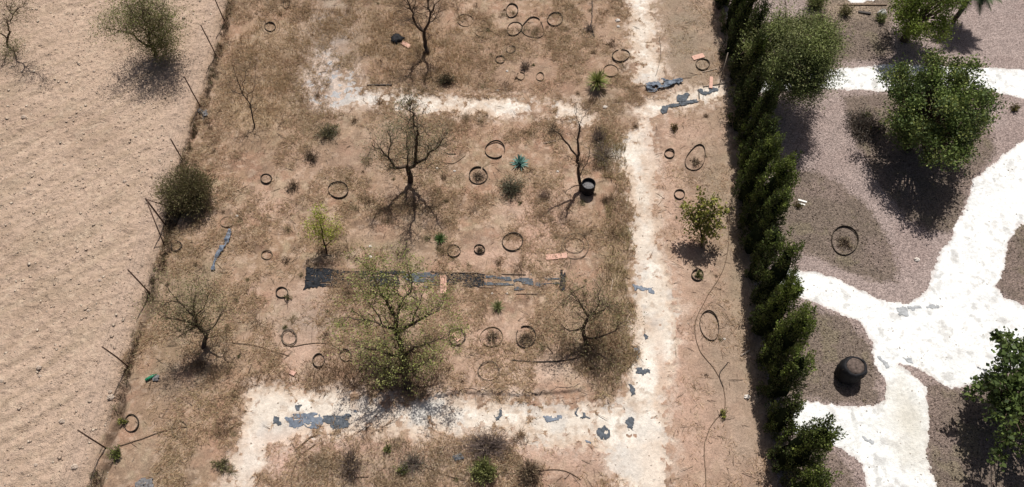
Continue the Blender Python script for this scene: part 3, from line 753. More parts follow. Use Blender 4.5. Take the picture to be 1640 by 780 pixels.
limb_tree('broad_leaf_shrub', (1124, 396), [
    [(1124, 396, 0, .06), (1124, 384, .3, .05), (1122, 368, .6, .035), (1116, 346, 1.1, .02)],
    [(1124, 384, .3, .04), (1132, 364, .8, .03), (1138, 340, 1.3, .015)],
    [(1122, 368, .6, .03), (1108, 352, .9, .02), (1102, 335, 1.2, .012)],
    [(1124, 384, .3, .03), (1142, 366, .8, .02), (1154, 346, 1.2, .012)],
    [(1122, 368, .6, .03), (1126, 345, 1.1, .02), (1130, 326, 1.5, .012)]],
    'broad leaved yellow-green shrub on bare soil left of the cypress row', 'shrub', 111, (0.34, 1, 4), 2000, 0.12, [(0.26, 0.26, 0.05), (0.20, 0.21, 0.045), (0.33, 0.31, 0.08), (0.13, 0.14, 0.04)], 0.09, tr=0.008)

# ---- the four crowns in the garden
def crown_tree(name, u, v, hc, rx, ry, rz, label, seed, nclump, per, lsize, cols, clr=0.42, elong=1.8, trunk_r=0.16, droop=0.0, base_off=(0, 0), flat=0.75, cat='tree', shell=0.6):
    r = np.random.default_rng(seed)
    c = P(u, v, hc); base = np.array([c[0] + base_off[0], c[1] + base_off[1], 0.0]); base[2] = gz(base[0], base[1])
    root = thing(name, tuple(base), label, cat)
    mb = Mesh()
    fork = base + np.array([0.08, 0.05, hc * 0.42])
    mb.tube([base - np.array([0, 0, 0.15]), base + np.array([0, 0, 0.1])] + wig(base + np.array([0, 0, 0.4]), fork, 3, 0.03, r), [trunk_r * 1.4, trunk_r * 1.15, trunk_r, trunk_r * .9, trunk_r * .85, trunk_r * .8][:6], 9)
    d = r.normal(size=(nclump, 3)); d /= np.linalg.norm(d, axis=1, keepdims=True)
    rad = shell + (1 - shell) * r.uniform(0, 1, nclump) ** 0.6
    az_ = np.arctan2(d[:, 1], d[:, 0])
    rad *= 1 + (0.16 * np.sin(3 * az_ + seed) + 0.12 * np.sin(7 * az_ + 2 * seed)) * (1 - np.abs(d[:, 2]))
    rad[::9] *= 1.14
    K = c + d * rad[:, None] * np.array([rx, ry, rz])
    cc, pp = [], []
    br = r.uniform(0.6, 1.35, nclump)
    cols = np.asarray(cols)
    for i in range(nclump):
        mid = (fork + K[i]) / 2 + r.normal(size=3) * 0.12
        mb.tube([fork + r.normal(size=3) * 0.04, mid, K[i]], [trunk_r * 0.35, trunk_r * 0.2, 0.012], 5, cap=False)
        n = int(per * r.uniform(0.6, 1.3))
        cr_ = clr * r.uniform(0.7, 1.3)
        q_ = r.normal(size=(n, 3)) * 0.55; q_[:, 2] *= flat
        q_[:, 2] -= droop * r.uniform(0, 1, n)
        pp.append(K[i] + q_ * cr_)
        cc.append(cols[(i * 7 + r.integers(0, 2, n)) % len(cols)] * br[i] * r.uniform(0.75, 1.25, (n, 1)))
        for k in range(3):
            mb.tube([K[i], K[i] + r.normal(size=3) * cr_ * 0.6], [0.012, 0.005], 3, cap=False)
    mb.build('trunk', M_bark, root, base)
    foliage('crown', np.concatenate(pp), lsize, r, np.concatenate(cc), root, base, elong=elong)
    return root
FEATH = [(0.20, 0.235, 0.075), (0.245, 0.28, 0.10), (0.15, 0.18, 0.06), (0.29, 0.30, 0.13), (0.21, 0.235, 0.10)]
crown_tree('feathery_tree', 1274, 80, 3.0, 1.7, 1.9, 1.45, 'round grey-green feathery tree just right of the cypress row over the upper garden path', 201, 170, 430, 0.09, FEATH, 0.42, 3.0, droop=1.0, shell=0.45)
CAROB = [(0.12, 0.165, 0.042), (0.155, 0.20, 0.05), (0.09, 0.13, 0.035), (0.21, 0.24, 0.065), (0.10, 0.14, 0.05)]
crown_tree('round_tree', 1500, 172, 2.5, 1.85, 2.25, 1.5, 'large dark green tree in the right garden casting shade on the white path', 202, 125, 320, 0.095, CAROB, 0.36, 1.6, trunk_r=0.18, shell=0.5)
LIME = [(0.15, 0.20, 0.03), (0.19, 0.24, 0.04), (0.11, 0.155, 0.028), (0.23, 0.27, 0.06)]
crown_tree('bright_tree', 1484, 4, 2.2, 1.35, 1.6, 1.2, 'bright green tree at the top edge of the right garden', 203, 62, 230, 0.12, LIME, 0.36, 2.8, droop=0.9)
FIG = [(0.065, 0.095, 0.028), (0.09, 0.125, 0.032), (0.12, 0.16, 0.042), (0.048, 0.072, 0.024)]
crown_tree('fig_tree', 1650, 640, 2.0, 1.5, 2.2, 1.0, 'large leaved tree cut by the right edge at the bottom of the garden', 204, 85, 75, 0.145, FIG, 0.30, 1.35, trunk_r=0.10, shell=0.35)

# palm whose fronds peep in at the top right
def palm(u, v, hc, label, seed):
    r = np.random.default_rng(seed)
    c = P(u, v, hc); base = np.array([c[0], c[1], 0.0])
    root = thing('palm_tree', tuple(base), label, 'palm')
    mb = Mesh(); zz = np.linspace(-0.1, hc, 14)
    mb.tube([base + np.array([0.02 * math.sin(z * 2), 0, z]) for z in zz], [0.10 + 0.015 * (i % 2) for i in range(14)], 10)
    mb.build('trunk', M_deadbark, root, base)
    for k in range(26):
        th = k * 2.4 + r.uniform(-.2, .2); up = r.uniform(-0.25, 0.8); L = r.uniform(0.9, 1.35)
        fm = Mesh(); pts = []
        for i in range(9):
            t = i / 8
            pts.append(c + np.array([math.cos(th) * L * t * math.cos(up * (1 - t * .5)), math.sin(th) * L * t * math.cos(up * (1 - t * .5)), L * t * math.sin(up) - 0.45 * t * t * L]))
        fm.tube(pts, np.linspace(0.018, 0.005, 9), 4)
        for i in range(1, 9):
            for rep in range(4):
                p0 = pts[i - 1] + (pts[i] - pts[i - 1]) * (rep / 4.0)
                fw = (pts[i] - pts[i - 1]); fw /= np.linalg.norm(fw); sd = np.cross(fw, [0, 0, 1]); sd /= np.linalg.norm(sd) + 1e-9
                for s_ in (-1, 1):
                    ll = 0.34 * math.sin(math.pi * min(1, (i + rep / 4) / 8.5)) + 0.07
                    tip = p0 + (sd * s_ * 0.8 + fw * 0.7) * ll + np.array([0, 0, -0.12 * ll])
                    b0 = len(fm.v); fm.v += [p0 - fw * 0.024, p0 + fw * 0.024, tip]; fm.f.append((b0, b0 + 1, b0 + 2))
        fm.build('frond', M_palm, root, base, smooth=False)
M_palm = plain('palm_leaf', (0.10, 0.13, 0.06), 0.6, 0.3, 6, 0.1, 0.3)
palm(1563, -20, 2.0, 'small fan of palm fronds peeping over the top right edge of the garden', 71)

# ---- cypress row
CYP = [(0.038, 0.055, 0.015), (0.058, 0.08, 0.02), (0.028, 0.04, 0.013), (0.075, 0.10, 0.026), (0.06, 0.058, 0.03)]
CYP_SUNLIT = [(0.18, 0.235, 0.045), (0.24, 0.30, 0.06), (0.13, 0.18, 0.035), (0.30, 0.35, 0.09)]  # sun on the cypress tips, painted as lighter leaf colours
def cypress(x, y, ht, R, label, seed, bright=0.0, lean=(0, 0)):
    r = np.random.default_rng(seed)
    R = R * (0.80 if y < 13.5 else 0.92); ht = ht * (0.88 if y < 13.5 else 1.0); y = y + 0.0
    base = np.array([x, y, gz(x, y)])
    root = thing('cypress_tree', tuple(base), label, 'cypress', 'cypress trees of the hedge row')
    mb = Mesh(); mb.tube([base - np.array([0, 0, .1]), base + np.array([lean[0] * .5, lean[1] * .5, ht * .5]), base + np.array([lean[0] * .9, lean[1] * .9, ht * .88])], [0.10, 0.07, 0.02], 8)
    mb.build('trunk', M_bark, root, base)
    blunt = 0.38 + 0.34 * r.uniform() + (0.12 if bright < 0.2 else 0)
    prof_r = lambda t: np.minimum(1, 0.62 + t * 2.0) * np.clip(1 - t, 0, 1) ** blunt
    cm = Mesh(); ph = r.uniform(0, 6)
    cm.lathe(base, [(max(0.01, 0.68 * R * float(prof_r(t))), t * ht * 0.93 + 0.02) for t in np.linspace(0, 1, 14)], 16,
             lambda t, z: 0.2 * math.sin(3 * t + z * 3 + ph) + 0.12 * math.sin(5 * t - z * 7))
    for i in range(len(cm.v)):
        tz = (cm.v[i][2] - base[2]) / ht; cm.v[i] = cm.v[i] + np.array([lean[0] * tz, lean[1] * tz, 0])
    pts, drs, cols = [], [], []
    nc = int(95 * ht / 4.2 * R / 0.66)
    for k in range(nc):
        t = r.uniform(0, 1) ** 0.85; th = r.uniform(0, 2 * math.pi)
        rr = R * float(prof_r(t)) * r.uniform(0.72, 1.10) * (1 + 0.20 * math.sin(2 * th + ph + t * 2.5))
        tip = r.uniform() < 0.16 + 0.25 * bright
        cl = r.uniform(0.4, 0.95) * (1.35 if tip else 1)       # length of the flame-shaped spray
        n = int(r.integers(60, 115) * (1.2 if tip else 1))
        s_ = r.uniform(0, 1, n)
        w = (0.055 + 0.11 * np.sin(math.pi * np.clip(s_ * 0.85 + 0.1, 0, 1))) * r.uniform(0.8, 1.25)
        a2 = r.uniform(0, 6.283, n); q_ = np.sqrt(r.uniform(0, 1, n)) * w
        out = 0.18 * s_ * cl
        px = base[0] + (rr + out) * math.cos(th) + q_ * np.cos(a2) + lean[0] * t
        py = base[1] + (rr + out) * math.sin(th) + q_ * np.sin(a2) + lean[1] * t
        pz = base[2] + t * (ht - 0.25) + (s_ - 0.35) * cl
        pts.append(np.stack([px, py, np.maximum(pz, base[2] + 0.04)], -1))
        drs.append(np.stack([np.cos(a2) * 0.4 + math.cos(th) * 0.25, np.sin(a2) * 0.4 + math.sin(th) * 0.25, np.ones(n)], -1))
        m_ = np.clip(bright * (0.05 + 1.35 * t) - 0.13 + r.normal() * 0.34, 0, 1) * (0.55 + 0.45 * s_)  # more of the painted sunlit colour towards the top
        c1_ = np.array(CYP)[r.integers(0, 5, n)]; c2_ = np.array(CYP_SUNLIT)[r.integers(0, 4, n)]
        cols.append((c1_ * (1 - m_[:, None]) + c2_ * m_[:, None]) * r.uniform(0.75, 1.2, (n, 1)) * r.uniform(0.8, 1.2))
    cm.build('shade_core', M_core, root, base)  # dark solid core added behind the leaves to block light
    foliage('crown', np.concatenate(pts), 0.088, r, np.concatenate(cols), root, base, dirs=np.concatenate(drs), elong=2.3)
    return root
rowx = lambda y: np.interp(y, [4, 9.3, 13.8, 18.5, 24, 30], [8.85, 9.0, 9.2, 9.6, 10.0, 10.2])
CYPRESSES = [  # y, height, radius, painted sun on the tips, label
    (5.0, 4.0, 0.72, 0.45, 'cypress at the bottom end of the hedge row, its light green tip over the gravel'),
    (6.3, 4.5, 0.80, 0.50, 'broad lumpy cypress, second from the bottom end, beside the lower white garden path'),
    (7.5, 2.9, 0.60, 0.25, 'short cypress, third from the bottom end, in a dark gap of the row'),
    (8.7, 4.1, 0.70, 0.45, 'rounded cypress just below the level of the black rubber pot'),
    (9.8, 4.8, 0.76, 0.60, 'full light green cypress, the widest at the level of the black rubber pot'),
    (11.0, 4.3, 0.74, 0.55, 'dense cypress where the long black oval hoop lies across the bare strip'),
    (12.2, 4.7, 0.62, 0.40, 'cypress with pointed twin tips over the start of the wide garden path'),
    (13.2, 3.6, 0.60, 0.20, 'dark low cypress above the start of the wide garden path'),
    (14.4, 3.9, 0.62, 0.30, 'cypress level with the broad leaved yellow-green shrub'),
    (15.5, 4.4, 0.66, 0.55, 'cypress with bright tufts beside the mulch bed holding white tags'),
    (16.7, 3.9, 0.66, 0.45, 'cypress at the lower edge of the feathery tree shadow'),
    (17.9, 3.6, 0.60, 0.10, 'dark slim cypress beside the large tilted hoop'),
    (19.1, 4.0, 0.58, 0.05, 'dark cypress just below the torn white path end'),
    (20.4, 3.7, 0.58, 0.05, 'dark cypress standing at the torn end of the white cross path'),
    (21.8, 4.1, 0.60, 0.10, 'dark cypress beside the black hoop and pink tiles'),
    (23.2, 4.3, 0.60, 0.05, 'dark cypress left of the feathery tree crown'),
    (24.7, 4.0, 0.60, 0.05, 'cypress near the top end of the row behind the feathery tree'),
    (26.3, 4.4, 0.62, 0.10, 'cypress at the top edge of the photo, last but one of the row'),
    (28.0, 4.0, 0.62, 0.10, 'cypress beyond the top edge ending the row'),
]
for i, (y, ht, R, b, lb) in enumerate(CYPRESSES):
    cypress(float(rowx(y)) + 0.1 * math.sin(i * 2.3), y, ht, R, lb, 300 + i, b, (0.1 * math.sin(i * 1.7), 0.08 * math.cos(i)))

# ---- shrubs and small plants
def shrub(name, u, v, rx, ry, h, label, cat, seed, n, size, cols, stems=40, elong=2.4, group=None, core=False, twig_only=False):
    """fuzzy clump given by the pixel of its foot"""
    r = np.random.default_rng(seed)
    b = P(u, v); b[2] = gz(b[0], b[1])
    root = thing(name, tuple(b), label, cat, group)
    mb = Mesh(); E = []
    for k in range(stems):
        th = r.uniform(0, 6.283); q_ = math.sqrt(r.uniform(0, 1))
        tip = b + np.array([math.cos(th) * rx * q_, math.sin(th) * ry * q_, h * math.sqrt(max(0.05, 1 - q_ * q_ * 0.8)) * r.uniform(0.7, 1.05)])
        s0 = b + np.array([math.cos(th) * rx * .12, math.sin(th) * ry * .12, 0])
        w = wig(s0, tip, 3, 0.05 * rx, r)
        mb.tube(w, [0.012, 0.009, 0.006, 0.003], 3, cap=False); E += w[1:]
        for j in range(3):
            p0 = w[1 + j % 3]; p1 = p0 + r.normal(size=3) * np.array([rx, ry, h]) * 0.16; p1[2] = max(p1[2], 0.03)
            mb.tube([p0, p1], [0.006, 0.002], 3, cap=False); E.append(p1)
    mb.build('stems', M_deadbark if not twig_only else M_greytwig, root, b)
    if n:
        E = np.array(E); c = E[r.integers(0, len(E), n)] + r.normal(size=(n, 3)) * np.array([rx, ry, h]) * 0.12
        c[:, 2] = np.maximum(c[:, 2], b[2] + 0.02)
        D = (c - b); D /= np.linalg.norm(D, axis=1, keepdims=True) + 1e-6
        foliage('foliage', c, size, r, cols, root, b, dirs=D, elong=elong)
    return root
M_greytwig = plain('grey_twig', (0.17, 0.13, 0.115), 0.95, 0.3, 20, 0.3, 0.1)
SHR = [(0.15, 0.14, 0.06), (0.20, 0.18, 0.08), (0.11, 0.095, 0.05), (0.24, 0.19, 0.11)]
shrub('round_bush', 309, 322, 1.02, 0.98, 1.5, 'dense round olive-brown bush growing at the wire fence', 'bush', 401, 22000, 0.085, SHR, 170, elong=3.5)
shrub('grey_shrub', 820, 306, 0.55, 0.5, 0.6, 'pale grey-green shrub below the blue agave', 'shrub', 402, 1600, 0.06, GREYG_L, 60)
shrub('grey_shrub', 525, 215, 0.55, 0.4, 0.5, 'small grey-green shrub under the ash grey lime patch', 'shrub', 403, 1400, 0.06, GREYG_L + OLIVE_L, 50)
shrub('brown_weed', 499, 254, 0.4, 0.35, 0.35, 'dark dry weed left of the gnarled tree', 'weed', 404, 500, 0.06, DRY_L, 50)
shrub('green_bush', 776, 758, 0.42, 0.42, 0.6, 'small bright green bush at the bottom edge of the plot', 'bush', 405, 2600, 0.08, GREEN_L, 50)
shrub('grey_thicket', 782, 715, 0.95, 0.6, 0.6, 'tangled grey brushwood lying over the lower white path', 'thicket', 406, 500, 0.05, DRY_L, 170, twig_only=True)
shrub('grey_thicket', 660, 745, 0.55, 0.45, 0.4, 'grey brushwood patch at the bottom left of the small green bush', 'thicket', 407, 500, 0.05, GREYG_L, 70, twig_only=True)
shrub('brown_thicket', 563, 745, 0.42, 0.6, 0.7, 'upright brown leafless brush below the lower white path', 'thicket', 408, 700, 0.06, DRY_L, 90, twig_only=True)
shrub('spiky_shrub', 850, 758, 0.42, 0.42, 0.6, 'spiky brown ball-shaped shrub right of the small green bush', 'shrub', 409, 1100, 0.13, DRY_L, 90, elong=6)
shrub('green_weed', 644, 752, 0.22, 0.22, 0.3, 'small dark green weed at the foot of the grey brushwood', 'weed', 410, 500, 0.06, GREEN_L, 16)
shrub('green_weed', 622, 722, 0.16, 0.16, 0.3, 'tiny green weed under the shade of the leafy tree', 'weed', 411, 300, 0.06, GREEN_L, 12)
shrub('green_weed', 187, 728, 0.20, 0.26, 0.35, 'green weed at the bottom of the wire fence', 'weed', 412, 500, 0.07, [(0.16, 0.19, 0.045), (0.11, 0.12, 0.04)], 18)
shrub('green_weed', 200, 676, 0.18, 0.16, 0.3, 'pale green weed growing against the hoop nearest the fence bottom', 'weed', 413, 300, 0.07, YELL_L + OLIVE_L, 14)
shrub('yellow_weed', 1158, 664, 0.13, 0.16, 0.25, 'tiny yellow-green weed on the drip line in the bare strip', 'weed', 414, 300, 0.06, YELL_L + OLIVE_L, 10)
shrub('green_weed', 462, 478, 0.14, 0.14, 0.22, 'small weed touching a brown hoop left of the black sheeting', 'weed', 415, 250, 0.05, OLIVE_L, 12)
shrub('green_weed', 1118, 442, 0.16, 0.16, 0.25, 'green weed growing inside the hoop below the broad leaved shrub', 'weed', 416, 300, 0.06, GREEN_L, 12)
shrub('brown_weed', 1079, 208, 0.18, 0.22, 0.3, 'ochre dry weed at the top of the bare strip', 'weed', 417, 300, 0.07, [(0.25, 0.2, 0.08), (0.18, 0.13, 0.06)], 20)
shrub('dry_brush', 965, 250, 0.6, 0.8, 0.4, 'faint straw-coloured brush right of the dead trunk', 'brush', 420, 1200, 0.05, OLIVE_L + DRY_L, 90, twig_only=True)
shrub('grey_thicket', 958, 222, 0.35, 0.45, 0.55, 'grey-lilac leafless brush above the dead trunk', 'thicket', 422, 300, 0.05, DRY_L, 90, twig_only=True)
shrub('brown_weed', 842, 108, 0.3, 0.3, 0.3, 'dark dry weed between two small hoops in the upper plot', 'weed', 423, 300, 0.06, DRY_L, 50, twig_only=True)
shrub('brown_weed', 716, 132, 0.45, 0.4, 0.4, 'dark green-brown weed right of the leafless forked tree', 'weed', 424, 1000, 0.06, [(0.07, 0.075, 0.035), (0.12, 0.09, 0.05)], 50)
shrub('brown_weed', 945, 48, 0.3, 0.3, 0.3, 'dry twiggy weed near the top of the main path', 'weed', 425, 100, 0.06, DRY_L, 50, twig_only=True)
shrub('brown_weed', 470, 300, 0.3, 0.35, 0.3, 'brown weed between two hoops left of the middle', 'weed', 427, 400, 0.06, DRY_L, 30)
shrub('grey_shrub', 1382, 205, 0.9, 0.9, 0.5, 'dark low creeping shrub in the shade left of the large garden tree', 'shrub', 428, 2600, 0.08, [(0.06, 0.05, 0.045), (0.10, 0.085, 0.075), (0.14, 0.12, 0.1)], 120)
shrub('green_weed', 1385, 190, 0.2, 0.2, 0.4, 'small green weed in the dark mulch left of the large garden tree', 'weed', 429, 350, 0.08, GREEN_L, 12)
shrub('yellow_weed', 1623, 176, 0.2, 0.2, 0.3, 'small yellow-brown tuft under the right end of the upper garden path', 'weed', 430, 350, 0.07, [(0.2, 0.17, 0.05), (0.14, 0.12, 0.05)], 20)
shrub('green_shrub', 1352, 22, 0.35, 0.35, 0.5, 'small olive tuft at the top of the garden bed', 'shrub', 431, 700, 0.08, OLIVE_L, 30)
shrub('green_weed', 1278, 330, 0.2, 0.15, 0.2, 'yellow-brown weed beside the white tags', 'weed', 432, 250, 0.06, [(0.2, 0.17, 0.06), (0.12, 0.10, 0.04)], 20)
shrub('green_shrub', 1305, 12, 0.5, 0.4, 0.7, 'dark green shrub cut by the top edge behind the feathery tree', 'shrub', 433, 2000, 0.08, FEATH, 40)
shrub('green_shrub', 1408, 34, 0.3, 0.25, 0.4, 'dark green sprig beside the white rock at the garden top', 'shrub', 434, 500, 0.08, FEATH, 20)
shrub('brown_weed', 355, 745, 0.3, 0.3, 0.3, 'olive weed near the bottom edge left of the white path', 'weed', 435, 500, 0.06, OLIVE_L, 30)
# scattered small dry weeds, too many to tell apart
def weeds():
    r = np.random.default_rng(77); Vs, Fs, Cs = [], [], []; nb = 0
    k = 0
    while k < 190:
        x = r.uniform(-17, 8.4); y = r.uniform(4.6, 29)
        c = cls_at(np.array([x]), np.array([y]))[0]; g = float(fbm(np.array([x]), np.array([y]), 0.8, 3, 301)[0])
        if c != 0 or r.uniform() > 0.35 + g or samp(C_soil[..., 0], np.array([x]), np.array([y]))[0] > 0.42: continue
        uu, vv = PX(x, y)
        if uu > 1030 and r.uniform() < 0.85: continue
        k += 1
        n = int(r.integers(20, 80)); s_ = 0.08 + 0.3 * r.uniform() ** 2
        b = np.array([x, y, gz(x, y)]) + np.concatenate([r.normal(size=(n, 2)) * s_ * 0.35, np.zeros((n, 1))], 1)
        pal = [(0.13, 0.085, 0.055), (0.19, 0.13, 0.085), (0.16, 0.15, 0.075), (0.26, 0.20, 0.12)][int(r.integers(0, 4))]
        V, F_, C3 = blades(b, r.uniform(0.5, 1.3, n) * s_ * 1.1, np.full(n, 0.012), r.uniform(0.2, 0.95, n), np.array(pal) * r.uniform(0.6, 1.4, (n, 1)), r)
        Vs.append(V); Fs.append(F_ + nb); Cs.append(C3); nb += len(V)
    o = mesh_np('dry_weeds', np.concatenate(Vs), np.concatenate(Fs), 5, np.concatenate(Cs), False, M_straw)
    tag(o, 'small brown and grey withered weeds scattered through the dry grass', 'weeds', kind='stuff')
    # along the fence foot
    Vs, Fs, Cs = [], [], []; nb = 0
    for i in range(800):
        t = r.uniform(0, 1); j = t * (len(FENCE) - 1); a = int(j); f = j - a
        p = FENCE[a] * (1 - f) + FENCE[min(a + 1, len(FENCE) - 1)] * f
        if fbm(p[:1], p[1:2], 0.7, 2, 401)[0] < -0.18: continue
        p = p + r.normal(size=2) * np.array([0.08, 0.05]) + np.array([0.03, 0])
        n = 9; b = np.array([p[0], p[1], gz(p[0], p[1])]) + np.concatenate([r.normal(size=(n, 2)) * 0.05, np.zeros((n, 1))], 1)
        pal = [(0.10, 0.065, 0.045), (0.16, 0.11, 0.07), (0.15, 0.14, 0.07), (0.07, 0.05, 0.035)][int(r.integers(0, 4))]
        V, F_, C3 = blades(b, r.uniform(0.06, 0.24, n), np.full(n, 0.014), r.uniform(0.2, 0.95, n), np.array(pal) * r.uniform(0.6, 1.4, (n, 1)), r)
        Vs.append(V); Fs.append(F_ + nb); Cs.append(C3); nb += len(V)
    o = mesh_np('fence_weeds', np.concatenate(Vs), np.concatenate(Fs), 5, np.concatenate(Cs), False, M_straw)
    tag(o, 'strip of dark withered weeds along the foot of the wire fence', 'weeds', kind='stuff')
weeds()
def fallen_twigs():
    r = np.random.default_rng(631); n = 9000
    x = r.uniform(-17.5, 10.8, n); y = r.uniform(4.4, 29.5, n)
    k = (cls_at(x, y) != 1) & (r.uniform(0, 1, n) < 0.25 + 1.2 * np.clip(fbm(x, y, 0.7, 3, 633), 0, 1)) & ((cls_at(x, y) == 0) | (r.uniform(0, 1, n) < 0.15))
    x = x[k]; y = y[k]; m = len(x); b = np.stack([x, y, gz(x, y) + 0.012], -1)
    pal = np.array([(0.09, 0.06, 0.045), (0.16, 0.11, 0.08), (0.30, 0.23, 0.17), (0.12, 0.085, 0.06)])
    V, F_, C3 = blades(b, 0.10 + 0.45 * r.uniform(0, 1, m) ** 2.5, r.uniform(0.010, 0.02, m), r.uniform(0.93, 0.998, m), pal[r.integers(0, 4, m)], r)
    tag(mesh_np('fallen_twigs', V, F_, 5, C3, False, M_straw), 'thin fallen twigs and stalks strewn over the plot', 'twigs', kind='stuff')
fallen_twigs()
def brush_strip(poly, n, seed, name, label, pal, hmin, hmax, lean=(0.1, 0.9)):
    r = np.random.default_rng(seed); w = PL(poly)
    x = r.uniform(w[:, 0].min(), w[:, 0].max(), n * 5); y = r.uniform(w[:, 1].min(), w[:, 1].max(), n * 5)
    d = sdpoly(x, y, w); k = (d + 0.5 * fbm(x, y, 1.2, 3, seed) > 0) & (r.uniform(0, 1, len(x)) < 0.25 + 1.4 * np.clip(fbm(x, y, 1.6, 3, seed + 3) + 0.1, 0, 1))
    x = x[k][:n]; y = y[k][:n]; m = len(x)
    b = np.stack([x, y, gz(x, y)], -1)
    g = np.clip(((fbm(x, y, 0.9, 3, seed + 7) + 0.5) * len(pal)).astype(int) + r.integers(-1, 2, m), 0, len(pal) - 1)
    V, F_, C3 = blades(b, r.uniform(hmin, hmax, m), r.uniform(0.009, 0.018, m), r.uniform(*lean, m), np.array(pal)[g] * r.uniform(0.7, 1.3, (m, 1)), r)
    o = mesh_np(name, V, F_, 5, C3, False, M_straw); tag(o, label, 'brush', kind='stuff')
brush_strip([(958, 190), (1000, 215), (1012, 340), (1010, 480), (1014, 560), (1000, 620), (950, 640), (930, 600), (950, 520), (968, 400), (972, 300), (955, 240)], 5200, 611, 'roadside_brush',
            'tangled strip of olive and brown dry brush along the left side of the main path', [(0.30, 0.20, 0.13), (0.40, 0.28, 0.175), (0.42, 0.335, 0.19), (0.35, 0.295, 0.155), (0.50, 0.38, 0.24)], 0.12, 0.42)
brush_strip([(560, 700), (700, 706), (760, 700), (840, 735), (860, 790), (470, 790), (490, 740)], 9000, 612, 'straw_brush',
            'pale straw and grey brush over the ground below the lower white path', [(0.48, 0.365, 0.25), (0.42, 0.315, 0.20), (0.54, 0.44, 0.33), (0.34, 0.235, 0.16)], 0.08, 0.3)
brush_strip([(420, 20), (620, 10), (760, 60), (740, 140), (600, 130), (580, 60), (500, 60), (440, 200), (380, 220), (350, 150), (380, 60)], 12000, 613, 'tall_grass',
            'longer ochre grass over the top left of the plot', [(0.44, 0.295, 0.175), (0.52, 0.37, 0.225), (0.38, 0.28, 0.155), (0.58, 0.43, 0.28)], 0.08, 0.3)
brush_strip([(560, 560), (720, 560), (740, 620), (700, 630), (560, 628), (440, 612), (380, 640), (360, 700), (345, 690), (380, 600)], 6000, 614, 'shade_brush',
            'dark brown litter and brush under the leafy tree and along the path corner', [(0.26, 0.17, 0.105), (0.34, 0.235, 0.15), (0.20, 0.13, 0.085)], 0.06, 0.25)

# ---- yuccas and agave
def rosette(name, u, v, n, L, w, cols, label, cat, seed, up=(0.2, 1.4), trunk=0.0, rad0=0.03):
    r = np.random.default_rng(seed); b = P(u, v); b[2] = gz(b[0], b[1])
    root = thing(name, tuple(b), label, cat)
    m = Mesh()
    Vs, Fs, Cs = [], [], []; nb = 0
    for k in range(n):
        th = k * 2.39996 + r.uniform(-.15, .15); e = up[0] + (up[1] - up[0]) * (k / n); l = L * r.uniform(0.75, 1.1)
        d = np.array([math.cos(th) * math.cos(e), math.sin(th) * math.cos(e), math.sin(e)])
        s_ = np.array([-math.sin(th), math.cos(th), 0]); nrm = np.cross(d, s_)
        p0 = b + np.array([0, 0, trunk + 0.02]) + d * rad0
        rows = [(0, .6, 0), (.35, 1, 0.0), (.75, .6, -.04), (1, .03, -.12)]
        V = []
        for t, ww, dz in rows:
            c = p0 + d * l * t + np.array([0, 0, dz * l * math.cos(e)])
            V += [c - s_ * w * ww / 2 + nrm * -0.2 * w * ww, c, c + s_ * w * ww / 2 + nrm * -0.2 * w * ww]
        F_ = []
        for i in range(3):
            F_ += [(i * 3, i * 3 + 1, i * 3 + 4, i * 3 + 3), (i * 3 + 1, i * 3 + 2, i * 3 + 5, i * 3 + 4)]
        Vs.append(np.array(V)); Fs.append(np.array(F_) + nb); nb += 12
        Cs.append(np.tile(np.array(cols[int(r.integers(0, len(cols)))]) * r.uniform(0.8, 1.2), (12, 1)))
    if trunk > 0:
        m.tube([b - np.array([0, 0, .1]), b + np.array([0, 0, trunk * .5]), b + np.array([0.01, 0, trunk + .05])], [0.09, 0.08, 0.07], 8); m.build('trunk', M_deadbark, root, b)
    mesh_np('leaves', np.concatenate(Vs), np.concatenate(Fs), 4, np.concatenate(Cs), False, M_leaf, parent=root, origin=b)
rosette('yucca', 956, 138, 150, 0.62, 0.035, [(0.22, 0.24, 0.06), (0.15, 0.18, 0.05), (0.28, 0.27, 0.10)], 'spiky green yucca left of the top of the main path', 'yucca', 501, (-0.1, 1.45), 0.25)
rosette('agave', 832, 262, 34, 0.42, 0.075, [(0.12, 0.24, 0.21), (0.16, 0.29, 0.26)], 'small blue-green agave right of the gnarled tree', 'agave', 502, (0.1, 1.4))
rosette('yucca', 705, 384, 70, 0.30, 0.03, [(0.10, 0.17, 0.05), (0.07, 0.12, 0.04)], 'small dark green yucca above the pair of small hoops', 'yucca', 503, (0.1, 1.4))
rosette('yucca', 797, 492, 60, 0.34, 0.024, [(0.16, 0.18, 0.07), (0.20, 0.20, 0.09)], 'small pale green yucca below the black sheeting', 'yucca', 504, (0.2, 1.45))
rosette('yucca', 768, 760, 40, 0.30, 0.026, [(0.14, 0.18, 0.05)], 'little spiky rosette at the foot of the small green bush', 'yucca', 505, (0.2, 1.45))

